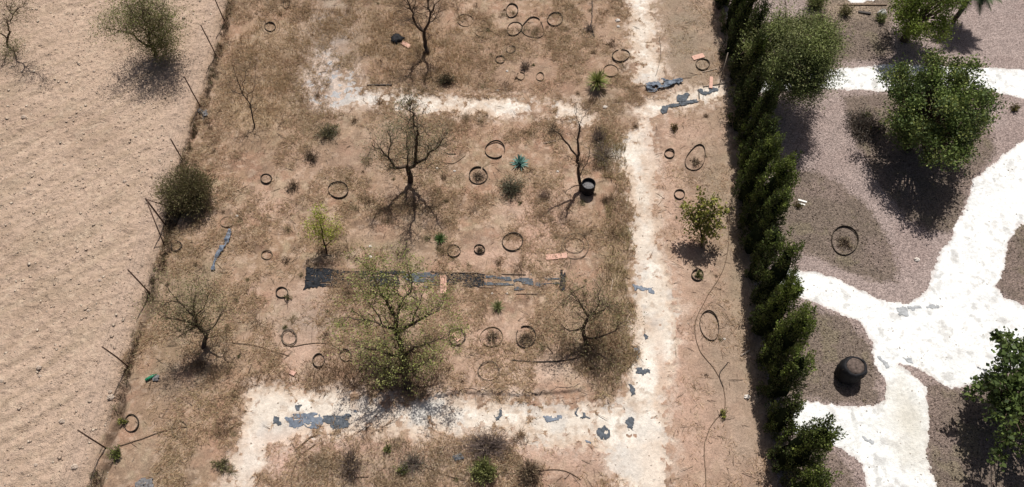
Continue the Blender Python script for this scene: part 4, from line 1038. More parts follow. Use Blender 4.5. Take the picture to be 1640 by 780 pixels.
# ------------------------------------------------------------------ hoops
def hoop(u, v, w, h, label, rot=0.0, mat=None, band=0.075, th=0.013, seed=0, wire=False, pear=0.0, loops=1, gap=None, name='hoop', group='hoops lying on the plot'):
    r = np.random.default_rng(int(seed + u * 3 + v))
    c = P(u, v); c[2] = gz(c[0], c[1])
    n = 40; pts = []
    a1, a2 = r.uniform(0, 6.28), r.uniform(0, 6.28)
    for k in range(n):
        t = 2 * math.pi * k / n
        q_ = 1 + 0.03 * math.sin(2 * t + a1) + 0.02 * math.sin(3 * t + a2) + pear * math.cos(3 * t + a1)
        x = w / 2 * q_ * math.cos(t); y = h / 2 * q_ * math.sin(t)
        cr_, sr = math.cos(rot), math.sin(rot)
        pts.append(P(u + x * cr_ - y * sr, v + x * sr + y * cr_)[:2])
    m = Mesh()
    if wire:
        for L_ in range(loops):
            s_ = 1 - 0.07 * L_; off = r.normal(size=2) * 0.02 * (L_ > 0)
            pp = [np.array([c[0] + (p[0] - c[0]) * s_ + off[0], c[1] + (p[1] - c[1]) * s_ + off[1], c[2] + 0.03 + 0.03 * L_ + 0.012 * math.sin(k)]) for k, p in enumerate(pts)]
            if gap: pp = pp[:gap]
            else: pp = pp + [pp[0]]
            m.tube(pp, th, 5)
    else:
        tilt = r.uniform(0, 6.28); tl = r.uniform(0.012, 0.028); sk = r.uniform(0.015, 0.045); th = th * r.uniform(0.8, 1.6); brk = int(r.integers(0, 40)); bw = int(r.integers(0, 4)) if r.uniform() < 0.45 and w < 40 else 0
        for k, p in enumerate(pts):
            d = np.array([p[0] - c[0], p[1] - c[1]]); dn = d / (np.linalg.norm(d) + 1e-9)
            zz = gz(p[0], p[1]) - sk + tl * (1 + math.cos(2 * math.pi * k / n - tilt)) + 0.01 * math.sin(4 * math.pi * k / n + a2)
            o_ = p + dn * th / 2; i_ = p - dn * th / 2
            m.v += [np.array([o_[0], o_[1], zz]), np.array([o_[0], o_[1], zz + band]), np.array([i_[0], i_[1], zz + band]), np.array([i_[0], i_[1], zz])]
        nn = n if not gap else gap - 1
        for k in range(nn):
            if (k - brk) % n < bw: continue
            a = 4 * k; b = 4 * ((k + 1) % n)
            for j in range(4):
                j2 = (j + 1) % 4; m.f.append((a + j, b + j, b + j2, a + j2))
    o = m.build(name, mat or M_hoop, None, c)
    tag(o, label, 'hoop', group)
    return o
D_, Pl = M_hoop, M_hooppale
HO = [
    (433, 43, 17, 14, 'small dark hoop near the top left of the plot', 0, D_), (459, 6, 10, 16, 'narrow brown hoop cut by the top edge of the plot', 0, D_),
    (745, 32, 26, 19, 'brown hoop right of the leafless forked tree', 0, Pl), (770, 52, 16, 14, 'half buried pale hoop below the brown one by the forked tree', 0, Pl),
    (801, 95, 14, 12, 'smallest dark hoop left of the weed in the upper plot', 0, D_), (818, 79, 15, 12, 'small dark hoop just below the two round hoops at the top', 0, D_),
    (820, 17, 19, 22, 'upright oval dark hoop at the top of the hoop cluster', 0, D_), (824, 46, 26, 20, 'slanted brown oval hoop touching the pear shaped one', -0.5, D_),
    (889, 31, 24, 21, 'dark round hoop on the right of the pear shaped hoop', -0.2, D_),
    (994, 89, 29, 19, 'large black hoop against the top of the main path', -0.15, D_), (978, 113, 24, 20, 'dusty hoop behind the spiky yucca', 0, Pl),
    (1125, 103, 21, 18, 'thick black hoop beside the pink tile and the cypresses', 0, D_), (1072, 246, 15, 14, 'small black hoop right of the main path', 0, D_),
    (834, 121, 13, 12, 'faint small hoop left of its twin in the upper plot', 0, Pl), (865, 122, 13, 13, 'faint small hoop right of its twin in the upper plot', 0, Pl),
    (793, 240, 31, 27, 'large brown hoop left of the blue-green agave', 0, D_), (427, 286, 18, 15, 'small brown hoop on pink soil left of the plot centre', 0, D_),
    (542, 304, 32, 25, 'large brown hoop left of the gnarled tree', 0, D_), (283, 394, 18, 16, 'small black hoop beside the fence corner stays', -0.3, D_),
    (364, 355, 21, 18, 'pale hoop at the end of the blue-grey strip', 0, Pl), (428, 408, 17, 14, 'faint pale hoop above the weed and hoop pair', 0, Pl),
    (452, 468, 19, 16, 'brown hoop left of the black sheeting', 0, D_), (727, 402, 21, 19, 'brown hoop right below the dark green yucca', 0, D_),
    (821, 387, 33, 28, 'wide brown hoop on pink soil above the black sheeting', 0, D_),
    (1088, 311, 16, 15, 'small black hoop above the broad leaved shrub', 0, D_), (1117, 440, 18, 18, 'black hoop with a weed in it below the broad leaved shrub', 0, D_),
    (211, 677, 24, 27, 'upright brown hoop near the bottom of the fence', 0.3, D_), (511, 577, 18, 22, 'dark hoop with litter inside left of the leafy tree', 0, D_),
    (554, 569, 18, 19, 'dark hoop touching the shade of the leafy tree', 0, D_), (787, 539, 37, 31, 'widest brown hoop of the row right of the leafy tree', 0, Pl),
    (842, 539, 32, 34, 'dark hoop full of dry brush at the right of its row', 0, D_), (766, 281, 30, 26, 'brown hoop full of dark twigs below the large one', 0, D_),
    (768, 399, 17, 15, 'small dark hoop holding twigs beside the hoop below the yucca', 0, D_),
]
for k, (u, v, w, h, lb, ro, mt) in enumerate(HO):
    hoop(u, v + 1, w, h, lb, ro, mt, seed=k, band=0.09 if mt is D_ else 0.06, th=0.018)
hoop(854, 46, 36, 31, 'large pear shaped dark hoop in the top hoop cluster', 0.3, D_, pear=0.09, seed=3)
hoop(1114, 254, 29, 42, 'large tilted egg shaped hoop left of the dark cypresses', 0.5, D_, pear=0.06, band=0.08, seed=1)
hoop(1136, 522, 29, 49, 'long black oval hoop on the bare strip left of the cypresses', -0.15, D_, band=0.09, seed=1)
hoop(1352, 386, 42, 46, 'large black oval hoop around dry twigs in the garden mulch', -0.45, D_, band=0.09, seed=2, group='hoops in the garden')
hoop(732, 539, 28, 27, 'brown hoop around a pink tile fragment right of the leafy tree', 0, D_, wire=True, th=0.014, loops=2)
hoop(463, 541, 26, 27, 'coil of thin hose on bare grey soil left of the leafy tree', 0, M_wirering, wire=True, th=0.012, loops=3)
hoop(921, 395, 44, 40, 'big faint wire hoop right of the pink plank', 0, M_wirering, wire=True, th=0.012, loops=1)
hoop(920, 394, 30, 24, 'smaller wire hoop lying inside the big faint one', 0, M_wirering, wire=True, th=0.012, loops=1)
hoop(783, 597, 34, 34, 'faint wire hoop below the widest brown hoop', 0, M_wirering, wire=True, th=0.012, loops=2)
hoop(987, 8, 20, 14, 'faint straw coloured hoop at the top left of the main path', 0, M_hooppale, wire=True, th=0.012)
hoop(941, 53, 18, 16, 'thin wire hoop around the twiggy weed near the top', 0, M_wirering, wire=True, th=0.012)
hoop(690, 736, 26, 22, 'faint arched wire hoop below the lower path', 0, M_wirering, wire=True, th=0.012, gap=26)
hoop(288, 688, 26, 26, 'faint wire hoop in dry grass at the bottom left of the plot', 0, M_wirering, wire=True, th=0.011)
hoop(434, 43, 30, 24, 'thin wire circle around the small dark hoop at the top left', 0, M_wirering, wire=True, th=0.008)

# dry twigs inside some hoops
for (u, v, rx, lb, n) in [(766, 284, 0.32, 'dark twigs heaped in the hoop below the large brown hoop', 60), (842, 544, 0.33, 'dry brush filling the right hoop of the row', 80), (768, 402, 0.16, 'little heap of twigs in the small dark hoop', 30),
                          (787, 543, 0.34, 'thin straw lying in the widest brown hoop', 40), (1114, 260, 0.25, 'sprig of dry twigs in the egg shaped hoop', 24), (1352, 390, 0.36, 'dry twigs and leaves in the garden hoop', 60)]:
    shrub('twig_heap', u, v, rx, rx, 0.16, lb, 'twigs', int(u), 160, 0.07, DRY_L, n)

# ------------------------------------------------------------------ torn sheets
def sheet(name, poly, label, cat, mat, seed, tear=0.0, edge=0.05, z=0.012, wave=0.02, group=None, res=0.022, stretch=(1, 1)):
    w = PL(poly); c = w.mean(0)
    xs = np.arange(w[:, 0].min() - .1, w[:, 0].max() + .1, res); ys = np.arange(w[:, 1].min() - .1, w[:, 1].max() + .1, res)
    X, Y = np.meshgrid(xs, ys)
    s_ = sdpoly(X, Y, w) + edge * 1.7 * fbm(X * stretch[0], Y * stretch[1], 4.0, 5, seed) + 0.05 * fbm(X, Y, 14.0, 3, seed + 2)
    hole = fbm(X * stretch[0], Y * stretch[1], 3.5 if stretch[0] > 0.7 else 7.0, 4, seed + 9)
    s2 = np.where(hole > 0.5 - tear, -1, s_)
    keep = cen(s2) > 0
    Z = gz(X.ravel(), Y.ravel()).reshape(X.shape) + z + wave * (fbm(X, Y * 2, 3.0, 3, seed + 5) + 0.6) + 0.5 * wave * np.abs(fbm(X, Y * 3, 7.0, 2, seed + 6))
    id_ = np.arange(X.size).reshape(X.shape)
    qq = np.stack([id_[:-1, :-1], id_[:-1, 1:], id_[1:, 1:], id_[1:, :-1]], -1)[keep]
    if len(qq) == 0: return
    u, inv = np.unique(qq.ravel(), return_inverse=True)
    V = np.stack([X, Y, Z], -1).reshape(-1, 3)[u]
    o = mesh_np(name, V, inv.reshape(-1, 4), 4, None, True, mat, origin=(c[0], c[1], 0))
    so = o.modifiers.new('thickness', 'SOLIDIFY'); so.thickness = 0.0015; so.offset = 1
    return tag(o, label, cat, group)

SG = 'torn pieces of black ground sheet'
sheet('ground_sheet', [(491, 428), (520, 430), (552, 433), (552, 462), (522, 460), (495, 462), (487, 464)], 'wide black ground sheet end left of the leafy tree', 'sheeting', M_black, 5, 0.05, 0.04, wave=0.02, stretch=(0.2, 2.0))
sheet('ground_sheet', [(552, 434), (600, 435), (640, 436), (640, 458), (600, 460), (552, 462)], 'torn black sheet hidden under the yellow-green leaves of the leafy tree', 'sheeting', M_black, 6, 0.20, 0.05, wave=0.012, stretch=(0.3, 1.8))
sheet('ground_sheet', [(642, 436), (704, 436), (706, 458), (684, 462), (650, 450)], 'shredded black sheet left of the pink plank across it', 'sheeting', M_fabric, 7, 0.40, 0.06, wave=0.01, stretch=(0.35, 1.8))
sheet('ground_sheet', [(697, 437), (740, 438), (776, 440), (777, 461), (745, 459), (697, 457)], 'black sheet piece under and right of the upright pink plank', 'sheeting', M_black, 8, 0.14, 0.05, wave=0.012, stretch=(0.3, 1.8))
sheet('ground_sheet', [(776, 442), (818, 443), (820, 458), (800, 462), (777, 460)], 'threadbare sheet between the pink plank piece and the shredded remains', 'sheeting', M_fabric, 29, 0.52, 0.05, wave=0.01, stretch=(0.2, 2.2))
sheet('ground_sheet', [(856, 444), (896, 444), (897, 460), (858, 461)], 'last threadbare strands of sheet before the narrow remnant', 'sheeting', M_fabric, 31, 0.54, 0.05, wave=0.01, stretch=(0.2, 2.2))
sheet('ground_sheet', [(898, 434), (904, 434), (905, 466), (897, 466)], 'narrow black sheet remnant at the right end of the row', 'sheeting', M_black, 9, 0.0, 0.02, wave=0.03)
sheet('ground_sheet', [(820, 448), (852, 440), (856, 462), (826, 464)], 'shredded grey remains of sheet between pink plank and right end', 'sheeting', M_fabric, 10, 0.46, 0.06, wave=0.015, stretch=(0.6, 1.5))
sheet('tarpaulin', [(1033, 137), (1046, 131), (1064, 128), (1066, 131), (1090, 129), (1092, 132), (1070, 142), (1050, 147), (1036, 149)], 'crumpled blue-grey tarpaulin across the end of the white path', 'tarpaulin', M_bluesheet, 12, 0.04, 0.07, wave=0.12, z=0.03)
sheet('tarpaulin', [(1058, 176), (1062, 168), (1085, 166), (1116, 158), (1118, 163), (1090, 170), (1070, 173), (1068, 181), (1060, 182)], 'thin torn grey fabric along the lower edge of the white cross path', 'fabric', M_fabric, 13, 0.12, 0.05, wave=0.03)
sheet('fabric_scrap', [(1086, 152), (1100, 148), (1104, 156), (1092, 164), (1084, 162)], 'grey fabric blotch on the white cross path', 'fabric', M_fabric, 14, 0.2, 0.1)
sheet('fabric_scrap', [(1118, 143), (1134, 140), (1150, 140), (1150, 146), (1136, 150), (1122, 152)], 'grey fabric blotches beside the cypresses on the cross path', 'fabric', M_fabric, 15, 0.28, 0.1)
sheet('fabric_strip', [(366, 368), (372, 369), (368, 386), (356, 404), (346, 420), (345, 432), (339, 433), (341, 418), (350, 402), (360, 388)], 'twisted blue-grey plastic strip below the pale hoop', 'plastic strip', M_bluesheet, 16, 0.0, 0.02, wave=0.08, z=0.03)
M_palefabric = plain('pale_fabric', (0.36, 0.37, 0.385), 0.9, 0.3, 9, 0.8, 0.1)
SCR = [
    ([(458, 668), (470, 662), (498, 658), (514, 661), (516, 680), (500, 686), (484, 686), (462, 682)], 'largest grey-blue fabric tear on the lower white path'),
    ([(518, 666), (536, 662), (556, 664), (560, 674), (556, 684), (530, 684), (520, 676)], 'grey-blue fabric tear right of the largest one'),
    ([(474, 648), (482, 648), (480, 660), (475, 658)], 'tiny scrap above the largest fabric tear'),
    ([(562, 656), (570, 655), (572, 661), (564, 662)], 'tiny scrap right of the two fabric tears'),
    ([(436, 664), (446, 668), (448, 680), (438, 676)], 'brownish scrap left of the largest fabric tear'),
    ([(788, 658), (806, 651), (806, 664), (800, 676), (792, 674)], 'grey fabric tear behind the tangled brushwood'),
    ([(872, 668), (890, 664), (902, 664), (890, 674), (878, 676)], 'flat grey scrap on the middle of the lower path'),
    ([(922, 652), (928, 650), (930, 660), (942, 668), (934, 672), (922, 666)], 'grey scrap right of the flat one on the lower path'),
    ([(956, 684), (966, 682), (974, 690), (976, 704), (962, 704), (956, 696)], 'dark grey fabric tear near the corner of the white paths'),
    ([(936, 704), (946, 704), (948, 710), (938, 710)], 'small scrap left of the corner fabric tear'),
    ([(1000, 672), (1012, 668), (1018, 676), (1014, 692), (1004, 686)], 'spiky grey scrap in the middle of the path crossing'),
    ([(1008, 614), (1014, 612), (1018, 632), (1012, 634)], 'narrow upright scrap above the path crossing'),
    ([(1016, 558), (1022, 558), (1022, 574), (1017, 578)], 'thin scrap on the left edge of the main path'),
    ([(1018, 586), (1024, 584), (1030, 592), (1042, 592), (1030, 598), (1018, 598)], 'forked scrap on the left edge of the main path'),
    ([(1028, 534), (1038, 534), (1040, 542), (1032, 546)], 'small green-grey scrap above the thin ones on the main path'),
    ([(1012, 456), (1022, 458), (1034, 458), (1046, 458), (1048, 472), (1036, 466), (1018, 464)], 'bow shaped grey scrap on the middle of the main path'),
    ([(1436, 494), (1450, 492), (1452, 506), (1442, 510)], 'grey worn patch of fabric in the garden path junction'),
    ([(1452, 490), (1480, 489), (1504, 488), (1504, 493), (1478, 496), (1454, 495)], 'thin grey strip of fabric beside the worn patch in the junction'),
    ([(1408, 572), (1416, 576), (1424, 590), (1418, 592)], 'narrow dark scrap right of the black pot'),
    ([(1446, 572), (1460, 572), (1460, 582), (1450, 580)], 'pale grey scrap where the garden paths fork'),
    ([(1384, 700), (1398, 706), (1396, 710), (1384, 705)], 'slim grey scrap on the lower garden path'),
]
for k, (pl, lb) in enumerate(SCR):
    sheet('fabric_scrap', pl, lb, 'fabric', M_palefabric if k >= len(SCR) - 5 else (M_fabric if k % 3 else M_bluesheet), 30 + k, 0.16 if k < 2 else 0.10, 0.14 if k < 2 else 0.08, z=0.003, wave=0.008, group='scraps of weed fabric showing on the white paths', stretch=(0.6, 1.4) if k < 2 else (1, 1))

# ------------------------------------------------------------------ tiles, planks, litter
def plank(u0, v0, u1, v1, wid, label, mat=M_tile, th=0.04, name='clay_slab', cat='slab', lift=0.01, bevel=0.008, seed=0):
    a = P(u0, v0); b = P(u1, v1); c = (a + b) / 2; c[2] = gz(c[0], c[1]) + th / 2 + lift
    L = np.linalg.norm((b - a)[:2]); rz = math.atan2(b[1] - a[1], b[0] - a[0])
    m = Mesh(); m.box(c, L, wid, th, rz, 0.02)
    # two shallow lengthwise grooves moulded into the top
    o = m.build(name, mat, None, c, smooth=False, bevel=bevel); tag(o, label, cat); return o
plank(710, 442, 711, 471, 0.24, 'upright pink clay plank lying across the black sheeting')
plank(874, 413, 908, 410, 0.23, 'pink clay plank lying sideways left of the faint wire hoop')
plank(725, 534, 735, 546, 0.16, 'small pink tile fragment inside a hoop right of the leafy tree')
plank(640, 66, 657, 76, 0.22, 'pale pink slab beside the black bag near the forked tree')
plank(1109, 94, 1127, 89, 0.26, 'pink tile above the thick black hoop')
plank(1138, 142, 1139, 124, 0.15, 'pink tile half hidden beside the cypresses')
plank(870, 230, 890, 226, 0.08, 'short weathered board left of the dead trunk', M_wood, 0.03, 'board', 'board')
plank(465, 596, 473, 600, 0.15, 'small pinkish brick chip above the lower white path', M_tile, 0.06)
plank(700, 437, 768, 438, 0.04, 'long dark timber edge above the black sheet piece', M_wood, 0.05, 'timber_edge', 'timber')
plank(690, 435, 696, 436, 0.04, 'short dark timber stub at the start of the timber edge', M_wood, 0.05, 'timber_edge', 'timber')
plank(803, 439, 842, 440, 0.04, 'dark timber stick above the shredded grey sheet', M_wood, 0.04, 'timber_edge', 'timber')
plank(768, 460, 790, 461, 0.05, 'dark stick at the lower right corner of the black sheet', M_wood, 0.04, 'timber_edge', 'timber')
plank(826, 471, 862, 471, 0.03, 'thin stick below the shredded grey sheet', M_wood, 0.03, 'timber_edge', 'timber')
plank(588, 137, 628, 137, 0.05, 'dark iron bar above the blotchy upper path', M_hosedark, 0.04, 'iron_bar', 'bar')
plank(982, 446, 978, 466, 0.03, 'pale thin lath standing out in the scrub beside the path', M_stone, 0.03, 'lath', 'stick')
plank(1000, 140, 1040, 137, 0.02, 'thin cane sticking out left of the tarpaulin', M_wood, 0.03, 'cane', 'stick')
plank(1062, 131, 1108, 124, 0.02, 'thin cane above the tarpaulin', M_wood, 0.03, 'cane', 'stick')
plank(1125, 116, 1148, 111, 0.03, 'pale stick pointing into the cypresses below the thick hoop', M_stone, 0.03, 'cane', 'stick')
plank(1119, 143, 1120, 158, 0.04, 'dark crossbar lying on the white cross path', M_hosedark, 0.03, 'iron_bar', 'bar')
plank(1126, 139, 1165, 133, 0.03, 'long dark bar along the upper edge of the cross path', M_hosedark, 0.03, 'iron_bar', 'bar')
plank(1186, 570, 1200, 562, 0.05, 'pale broken stick by the cypress shade', M_stone, 0.04, 'stick', 'stick')
plank(1374, 20, 1394, 23, 0.12, 'dark plank at the top of the garden bed', M_hosedark, 0.06, 'board', 'board')
plank(1340, 8, 1420, 9, 0.05, 'long pale board along the top garden bed', M_wood, 0.05, 'board', 'board')
plank(1278, 320, 1292, 324, 0.08, 'upper white plant tag in the mulch bed', M_white, 0.02, 'plant_tag', 'tag')
plank(1279, 326, 1289, 329, 0.07, 'lower white plant tag in the mulch bed', M_white, 0.02, 'plant_tag', 'tag')

# leaning pole against the cypress at the cross path
m = Mesh(); m.tube([P(1151, 140, 0.0), P(1166, 84, 1.3)], [0.02, 0.02], 6)
c = P(1151, 140, 0.0); tag(m.build('leaning_pole', M_wire, None, c), 'thin grey pole leaning into the dark cypress at the cross path', 'pole')

def rock(u, v, s_, label, mat=M_whitestone, seed=0, flat=0.6, name='rock'):
    r = np.random.default_rng(seed); c = P(u, v); c[2] = gz(c[0], c[1])
    m = Mesh(); prof = [(0.01, -0.1), (0.8, -0.05), (1, 0.15), (0.85, 0.42), (0.5, 0.6), (0.01, 0.66)]
    m.lathe(c, [(a * s_ / 2, b * s_ * flat) for a, b in prof], 11)
    for i in range(len(m.v)):
        m.v[i] = c + (m.v[i] - c) * (1 + 0.22 * math.sin(i * 2.7 + seed) * r.uniform(0.3, 1)) * np.array([1, 0.8, 1])
    tag(m.build(name, mat, None, c, smooth=False), label, 'rock')
ROCKS = [
    (179, 637, 0.28, 'large pale boulder on the stony verge left of the fence'), (177, 628, 0.16, 'smaller pale stone touching the verge boulder'),
    (64, 590, 0.2, 'flat pale stone low in the ploughed field'), (100, 675, 0.22, 'rounded stone in the lower ploughed field'),
    (64, 602, 0.14, 'pale round stone below the flat one in the field'), (38, 188, 0.24, 'tan rock in the upper ploughed field'),
    (177, 341, 0.14, 'white stone in the field level with the round bush'), (151, 115, 0.13, 'pale stone below the field tree'),
    (218, 219, 0.13, 'small light stone right of centre in the upper field'), (142, 498, 0.14, 'white stone in the middle of the field'),
    (160, 449, 0.15, 'light stone left of the fence post'), (120, 748, 0.24, 'light boulder at the bottom of the field'),
    (4, 611, 0.18, 'stone at the very left edge of the field'), (295, 30, 0.18, 'pale stone near the top of the fence'),
    (200, 291, 0.18, 'flat light stone left of the round bush'), (58, 745, 0.14, 'stone near the bottom left corner'),
    (41, 303, 0.14, 'small stone at the left of the field middle'),
    (989, 33, 0.22, 'white stone left of the top of the main path'), (990, 43, 0.17, 'second white stone just below the first by the main path'),
    (969, 172, 0.22, 'white lime lump left of the path crossing'), (797, 145, 0.14, 'orange-white lump above the end of the upper path'), (812, 114, 0.13, 'white lump among the small hoops'),
    (728, 274, 0.12, 'white pebble beside the gnarled tree'), (700, 270, 0.12, 'pinkish pebble right of the gnarled tree trunk'), (893, 275, 0.12, 'white pebble left of the dead trunk'),
    (788, 470, 0.10, 'white chip below the black sheet corner'), (812, 470, 0.10, 'second white chip below the black sheet corner'),
    (380, 346, 0.13, 'white chip beside the pale hoop'), (593, 395, 0.13, 'cream stone above the leafy tree'), (593, 412, 0.15, 'tan stone above the leafy tree'),
    (1468, 416, 0.22, 'pinkish rock in the gravel beside the garden path'), (1286, 642, 0.16, 'grey rock at the left end of the lower garden path'),
    (1196, 636, 0.22, 'pale rock at the foot of the cypress shade'), (1434, 152, 0.22, 'pinkish rock under the large garden tree'),
    (1160, 543, 0.10, 'white chip in the bare strip'),
]
for k, (u, v, s_, lb) in enumerate(ROCKS):
    rock(u, v, s_, lb, M_whitestone if k > 16 and k not in (31, 33) else M_stone, k)
rock(1411, 24, 0.4, 'bright white crumpled rock standing at the top of the garden bed', M_white, 61, 1.2)

# ------------------------------------------------------------------ hoses and roots
def hose(pts, rad, label, mat=M_hose, name='drip_hose', cat='hose', z=0.02, seed=0, amp=0.03):
    r = np.random.default_rng(seed + 900); W_ = [P(a, b) for a, b in pts]
    # smooth curve through the points
    out = []
    for i in range(len(W_) - 1):
        p0 = W_[max(i - 1, 0)]; p1 = W_[i]; p2 = W_[i + 1]; p3 = W_[min(i + 2, len(W_) - 1)]
        k = max(3, int(np.linalg.norm(p2 - p1) / 0.12))
        for j in range(k):
            t = j / k
            out.append(0.5 * ((2 * p1) + (-p0 + p2) * t + (2 * p0 - 5 * p1 + 4 * p2 - p3) * t * t + (-p0 + 3 * p1 - 3 * p2 + p3) * t ** 3))
    out.append(W_[-1])
    for p in out:
        p[:2] += r.normal(size=2) * amp * 0.15; p[2] = gz(p[0], p[1]) + z
    m = Mesh(); m.tube(out, rad, 5)
    tag(m.build(name, mat, None, W_[0] * np.array([1, 1, 0])), label, cat)
hose([(1168, 330), (1162, 420), (1130, 480), (1113, 520), (1120, 560), (1143, 590), (1158, 620), (1160, 655), (1140, 680), (1128, 715), (1130, 760), (1131, 800)], 0.014, 'long thin drip hose winding down the bare strip left of the cypresses')
hose([(1158, 620), (1152, 600), (1166, 580)], 0.016, 'forked dark twig lying beside the winding drip hose', M_hosedark, 'twig', 'twig')
hose([(475, 720), (498, 700), (505, 698)], 0.028, 'short brown pipe end at the top of the bent pipe below the lower path', M_hose, 'pipe', 'pipe')
hose([(467, 790), (468, 760), (480, 732), (505, 712)], 0.022, 'bent brown pipe curving up from the bottom edge', M_hose, 'pipe', 'pipe')
hose([(494, 732), (510, 745), (530, 750), (545, 760), (560, 764), (590, 764)], 0.018, 'drip hose running right from the bent pipe', M_hose)
hose([(515, 702), (518, 725), (530, 745), (552, 762)], 0.02, 'pinkish cane crossing the bent pipe', M_hose, 'cane', 'cane')
hose([(655, 748), (680, 748), (710, 760), (745, 770)], 0.016, 'thin hose left of the small green bush', M_hose)
hose([(790, 758), (850, 757), (885, 752), (910, 756), (930, 768)], 0.015, 'thin hose passing through the spiky shrub', M_hose)
hose([(193, 714), (235, 700), (270, 688), (300, 684)], 0.02, 'brown hose from the fence weed to the dry grass', M_hose)
hose([(372, 550), (400, 552), (430, 560), (463, 570)], 0.017, 'pale brown hose right of the low crooked tree', M_hose)
hose([(465, 556), (500, 550), (530, 552), (545, 562)], 0.015, 'thin hose between coil and leafy tree hoops', M_hose)
hose([(820, 577), (870, 580), (905, 577), (935, 570), (956, 558)], 0.022, 'black hose curling into the scrubby tree by the path', M_hosedark)
hose([(938, 457), (915, 470), (890, 495), (872, 520), (872, 545), (885, 565)], 0.018, 'curved grey-brown hose left of the scrubby tree', M_hose)
hose([(948, -5), (948, 30), (946, 42), (952, 60)], 0.024, 'dark bent root lying near the top of the main path', M_hosedark, 'root', 'root')
hose([(1056, 60), (1058, 90), (1050, 122)], 0.009, 'thin cable lying on the top of the main path', M_hosedark, 'cable', 'cable')
hose([(700, 630), (740, 626), (790, 628), (850, 630), (895, 625), (930, 618)], 0.012, 'dark root exposed along the soil step above the lower path', M_hosedark, 'root', 'root', z=0.0, amp=0.25)
hose([(1270, 690), (1262, 700), (1264, 720)], 0.01, 'thin wire at the cypress foot', M_hosedark, 'cable', 'cable')
hose([(712, 243), (718, 247), (730, 247)], 0.02, 'short dark stick right of the gnarled tree', M_hosedark, 'twig', 'twig')
hose([(700, 258), (725, 262), (745, 250)], 0.012, 'thin pale hose right of the gnarled tree', M_hose)

# ------------------------------------------------------------------ wire fence
fb = P(268, 360)
fence = thing('wire_fence', (fb[0], fb[1], 0), 'leaning wire fence of thin rusty posts between the ploughed field and the plot', 'fence')
posts = [(128, 850), (168, 717), (205, 587), (240, 470), (266, 362), (293, 257), (322, 172), (347, 90), (361, 37), (376, -40)]
tops = []
rf = np.random.default_rng(9)
for k, (u, v) in enumerate(posts):
    b = P(u, v); b[2] = 0
    t = b + np.array([rf.uniform(-.04, .04), rf.uniform(-.05, .05), 1.9 if k != 5 else 1.4])
    m = Mesh(); m.tube([b - np.array([0, 0, .2]), (b + t) / 2 + rf.normal(size=3) * 0.008, t], 0.026 if k != 4 else 0.032, 6)
    m.build('post', M_post, fence, np.array([fb[0], fb[1], 0])); tops.append((b, t))
for (u, v) in ((278, 332), (265, 400)):
    m = Mesh(); m.tube([P(u, v) - np.array([0, 0, .1]), tops[4][1] - np.array([0, 0, .05])], 0.022, 6); m.build('stay', M_post, fence, np.array([fb[0], fb[1], 0]))
for hh in (0.25, 0.7, 1.15, 1.6, 1.85):
    m = Mesh()
    for k in range(len(tops) - 1):
        a = tops[k][0] + (tops[k][1] - tops[k][0]) * hh / 1.9; b = tops[k + 1][0] + (tops[k + 1][1] - tops[k + 1][0]) * hh / 1.9
        mid = (a + b) / 2 - np.array([0, 0, 0.04]); m.tube([a, mid, b], 0.0035, 4)
    m.build('wire', M_wire, fence, np.array([fb[0], fb[1], 0]))
# dangling wire at the lowest post
# ------------------------------------------------------------------ pots, drum, litter
def drum():
    b = P(941, 306); b[2] = gz(b[0], b[1]); root = thing('black_drum', tuple(b), 'black open drum with grey rubble inside at the foot of the dead trunk', 'drum')
    m = Mesh(); R_ = 0.27; h_ = 0.52
    m.lathe(b, [(0.0, 0.0), (R_ * .92, 0), (R_ * .95, 0.03), (R_, h_ * .33), (R_ * 1.03, h_ * .36), (R_, h_ * .39), (R_, h_ * .66), (R_ * 1.03, h_ * .69), (R_, h_ * .72), (R_, h_), (R_ * 1.04, h_ + .015), (R_ * .98, h_ + .03), (R_ * .93, h_), (R_ * .92, h_ * .5)], 30)
    m.build('shell', M_pot, root, b)
    m = Mesh(); m.lathe(b, [(R_ * .915, h_ * .70), (R_ * .6, h_ * .74), (R_ * .3, h_ * .82), (0.0, h_ * .80)], 20, lambda t, z: 0.0)
    m.build('rubble', M_ash, root, b)
drum()
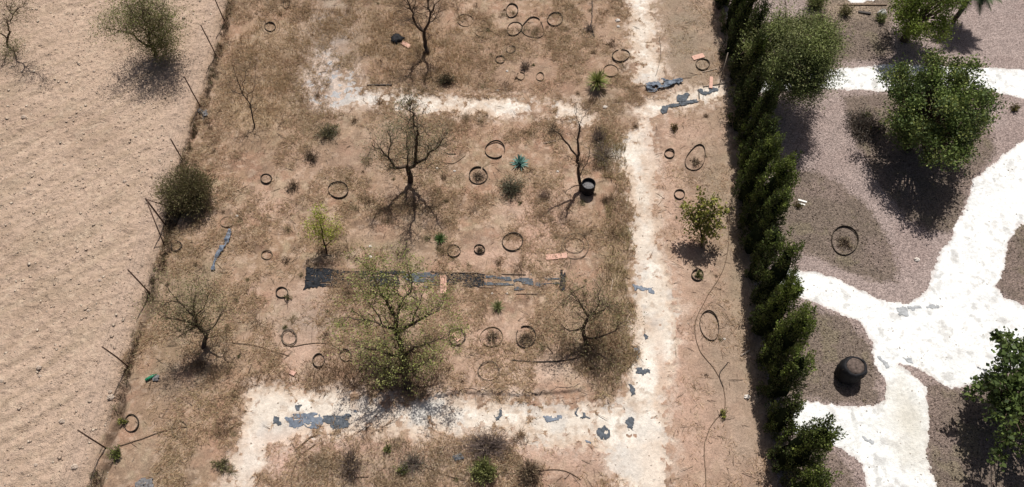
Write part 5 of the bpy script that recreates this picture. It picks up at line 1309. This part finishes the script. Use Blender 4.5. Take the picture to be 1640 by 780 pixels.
def tyre_pot():
    b = P(1356, 600); b[2] = gz(b[0], b[1]); root = thing('rubber_pot', tuple(b), 'big black rubber planter full of earth in the gravel bed right of the cypresses', 'planter')
    m = Mesh(); R_ = 0.43; h_ = 0.78
    wob = lambda t, z: 0.05 * math.sin(2 * t + 1) + 0.03 * math.sin(5 * t + z * 7) + 0.02 * math.sin(11 * t + z * 19)
    m.lathe(b, [(0.0, 0.0), (R_ * .84, 0), (R_ * .98, 0.08), (R_ * 1.04, .25), (R_ * 1.0, .30), (R_ * 1.06, .42), (R_ * 1.02, .52), (R_ * 1.02, .62), (R_ * 1.0, .66), (R_ * .93, h_ - .04), (R_ * .86, h_ + .01), (R_ * .74, h_ + .04), (R_ * .68, h_ + .01), (R_ * .60, .5)], 44, wob)
    m.build('rim', M_pot, root, b)
    m = Mesh(); m.lathe(b, [(R_ * .70, h_ - .10), (R_ * .70, h_ + .0), (R_ * .5, h_ + .05), (R_ * .3, h_ + .05), (R_ * .12, h_ + .09), (0.0, h_ + .08)], 28, lambda t, z: 0.10 * max(0, math.sin(t - .4)) + 0.05 * math.sin(8 * t + z * 40))
    m.build('soil', M_potsoil, root, b)
    r = np.random.default_rng(5); m = Mesh()
    for k in range(26):
        p0 = b + np.array([r.normal() * .16, r.normal() * .16, h_ - .05]); d = r.normal(size=3) * np.array([.16, .16, .04])
        m.tube([p0, p0 + d * .5 + np.array([0, 0, .03]), p0 + d], [.012, .01, .006], 4)
    m.build('prunings', M_bark, root, b)
tyre_pot()
def bag():
    b = P(636, 64); b[2] = gz(b[0], b[1]); m = Mesh()
    m.lathe(b, [(0.26, -.02), (0.30, .05), (0.24, .14), (0.16, .2), (0.05, .17), (0.0, .15)], 20, lambda t, z: 0.22 * math.sin(3 * t + z * 20) + 0.12 * math.sin(7 * t))
    tag(m.build('plastic_bag', M_pot, None, b), 'crumpled black plastic bag beside the pale pink slab', 'bag')
bag()
def bottle():
    a = P(234, 610); c = P(252, 600); m = Mesh(); a[2] = gz(a[0], a[1]) + 0.06; c[2] = a[2]
    d = c - a; pr = [(0, .03), (.03, .055), (.3, .06), (.6, .06), (.72, .05), (.82, .02), (.93, .018), (1, .018)]
    m.tube([a + d * t for t, _ in pr], [r_ for _, r_ in pr], 12)
    b0 = (a + c) / 2; b0[2] = 0
    tag(m.build('green_bottle', M_green, None, b0), 'green plastic bottle lying in dry grass right of the fence', 'bottle')
bottle()
sheet('plastic_scrap', [(245, 603), (254, 602), (255, 610), (247, 612)], 'pale scrap of plastic touching the green bottle', 'plastic scrap', M_ash, 88, 0, 0.03, wave=0.05)
sheet('plastic_scrap', [(318, 178), (330, 176), (334, 188), (322, 192)], 'crumpled pale grey plastic caught at a fence post foot', 'plastic scrap', M_ash, 89, 0.05, 0.06, wave=0.12)
sheet('grey_cloth', [(218, 770), (246, 766), (250, 790), (220, 792)], 'grey cloth at the bottom edge of the dry plot', 'cloth', M_ash, 90, 0.05, 0.08, wave=0.05)
sheet('grey_cloth', [(722, 732), (736, 726), (742, 735), (728, 742)], 'small dark grey cloth left of the small green bush', 'cloth', M_fabric, 91, 0.05, 0.05, wave=0.06)
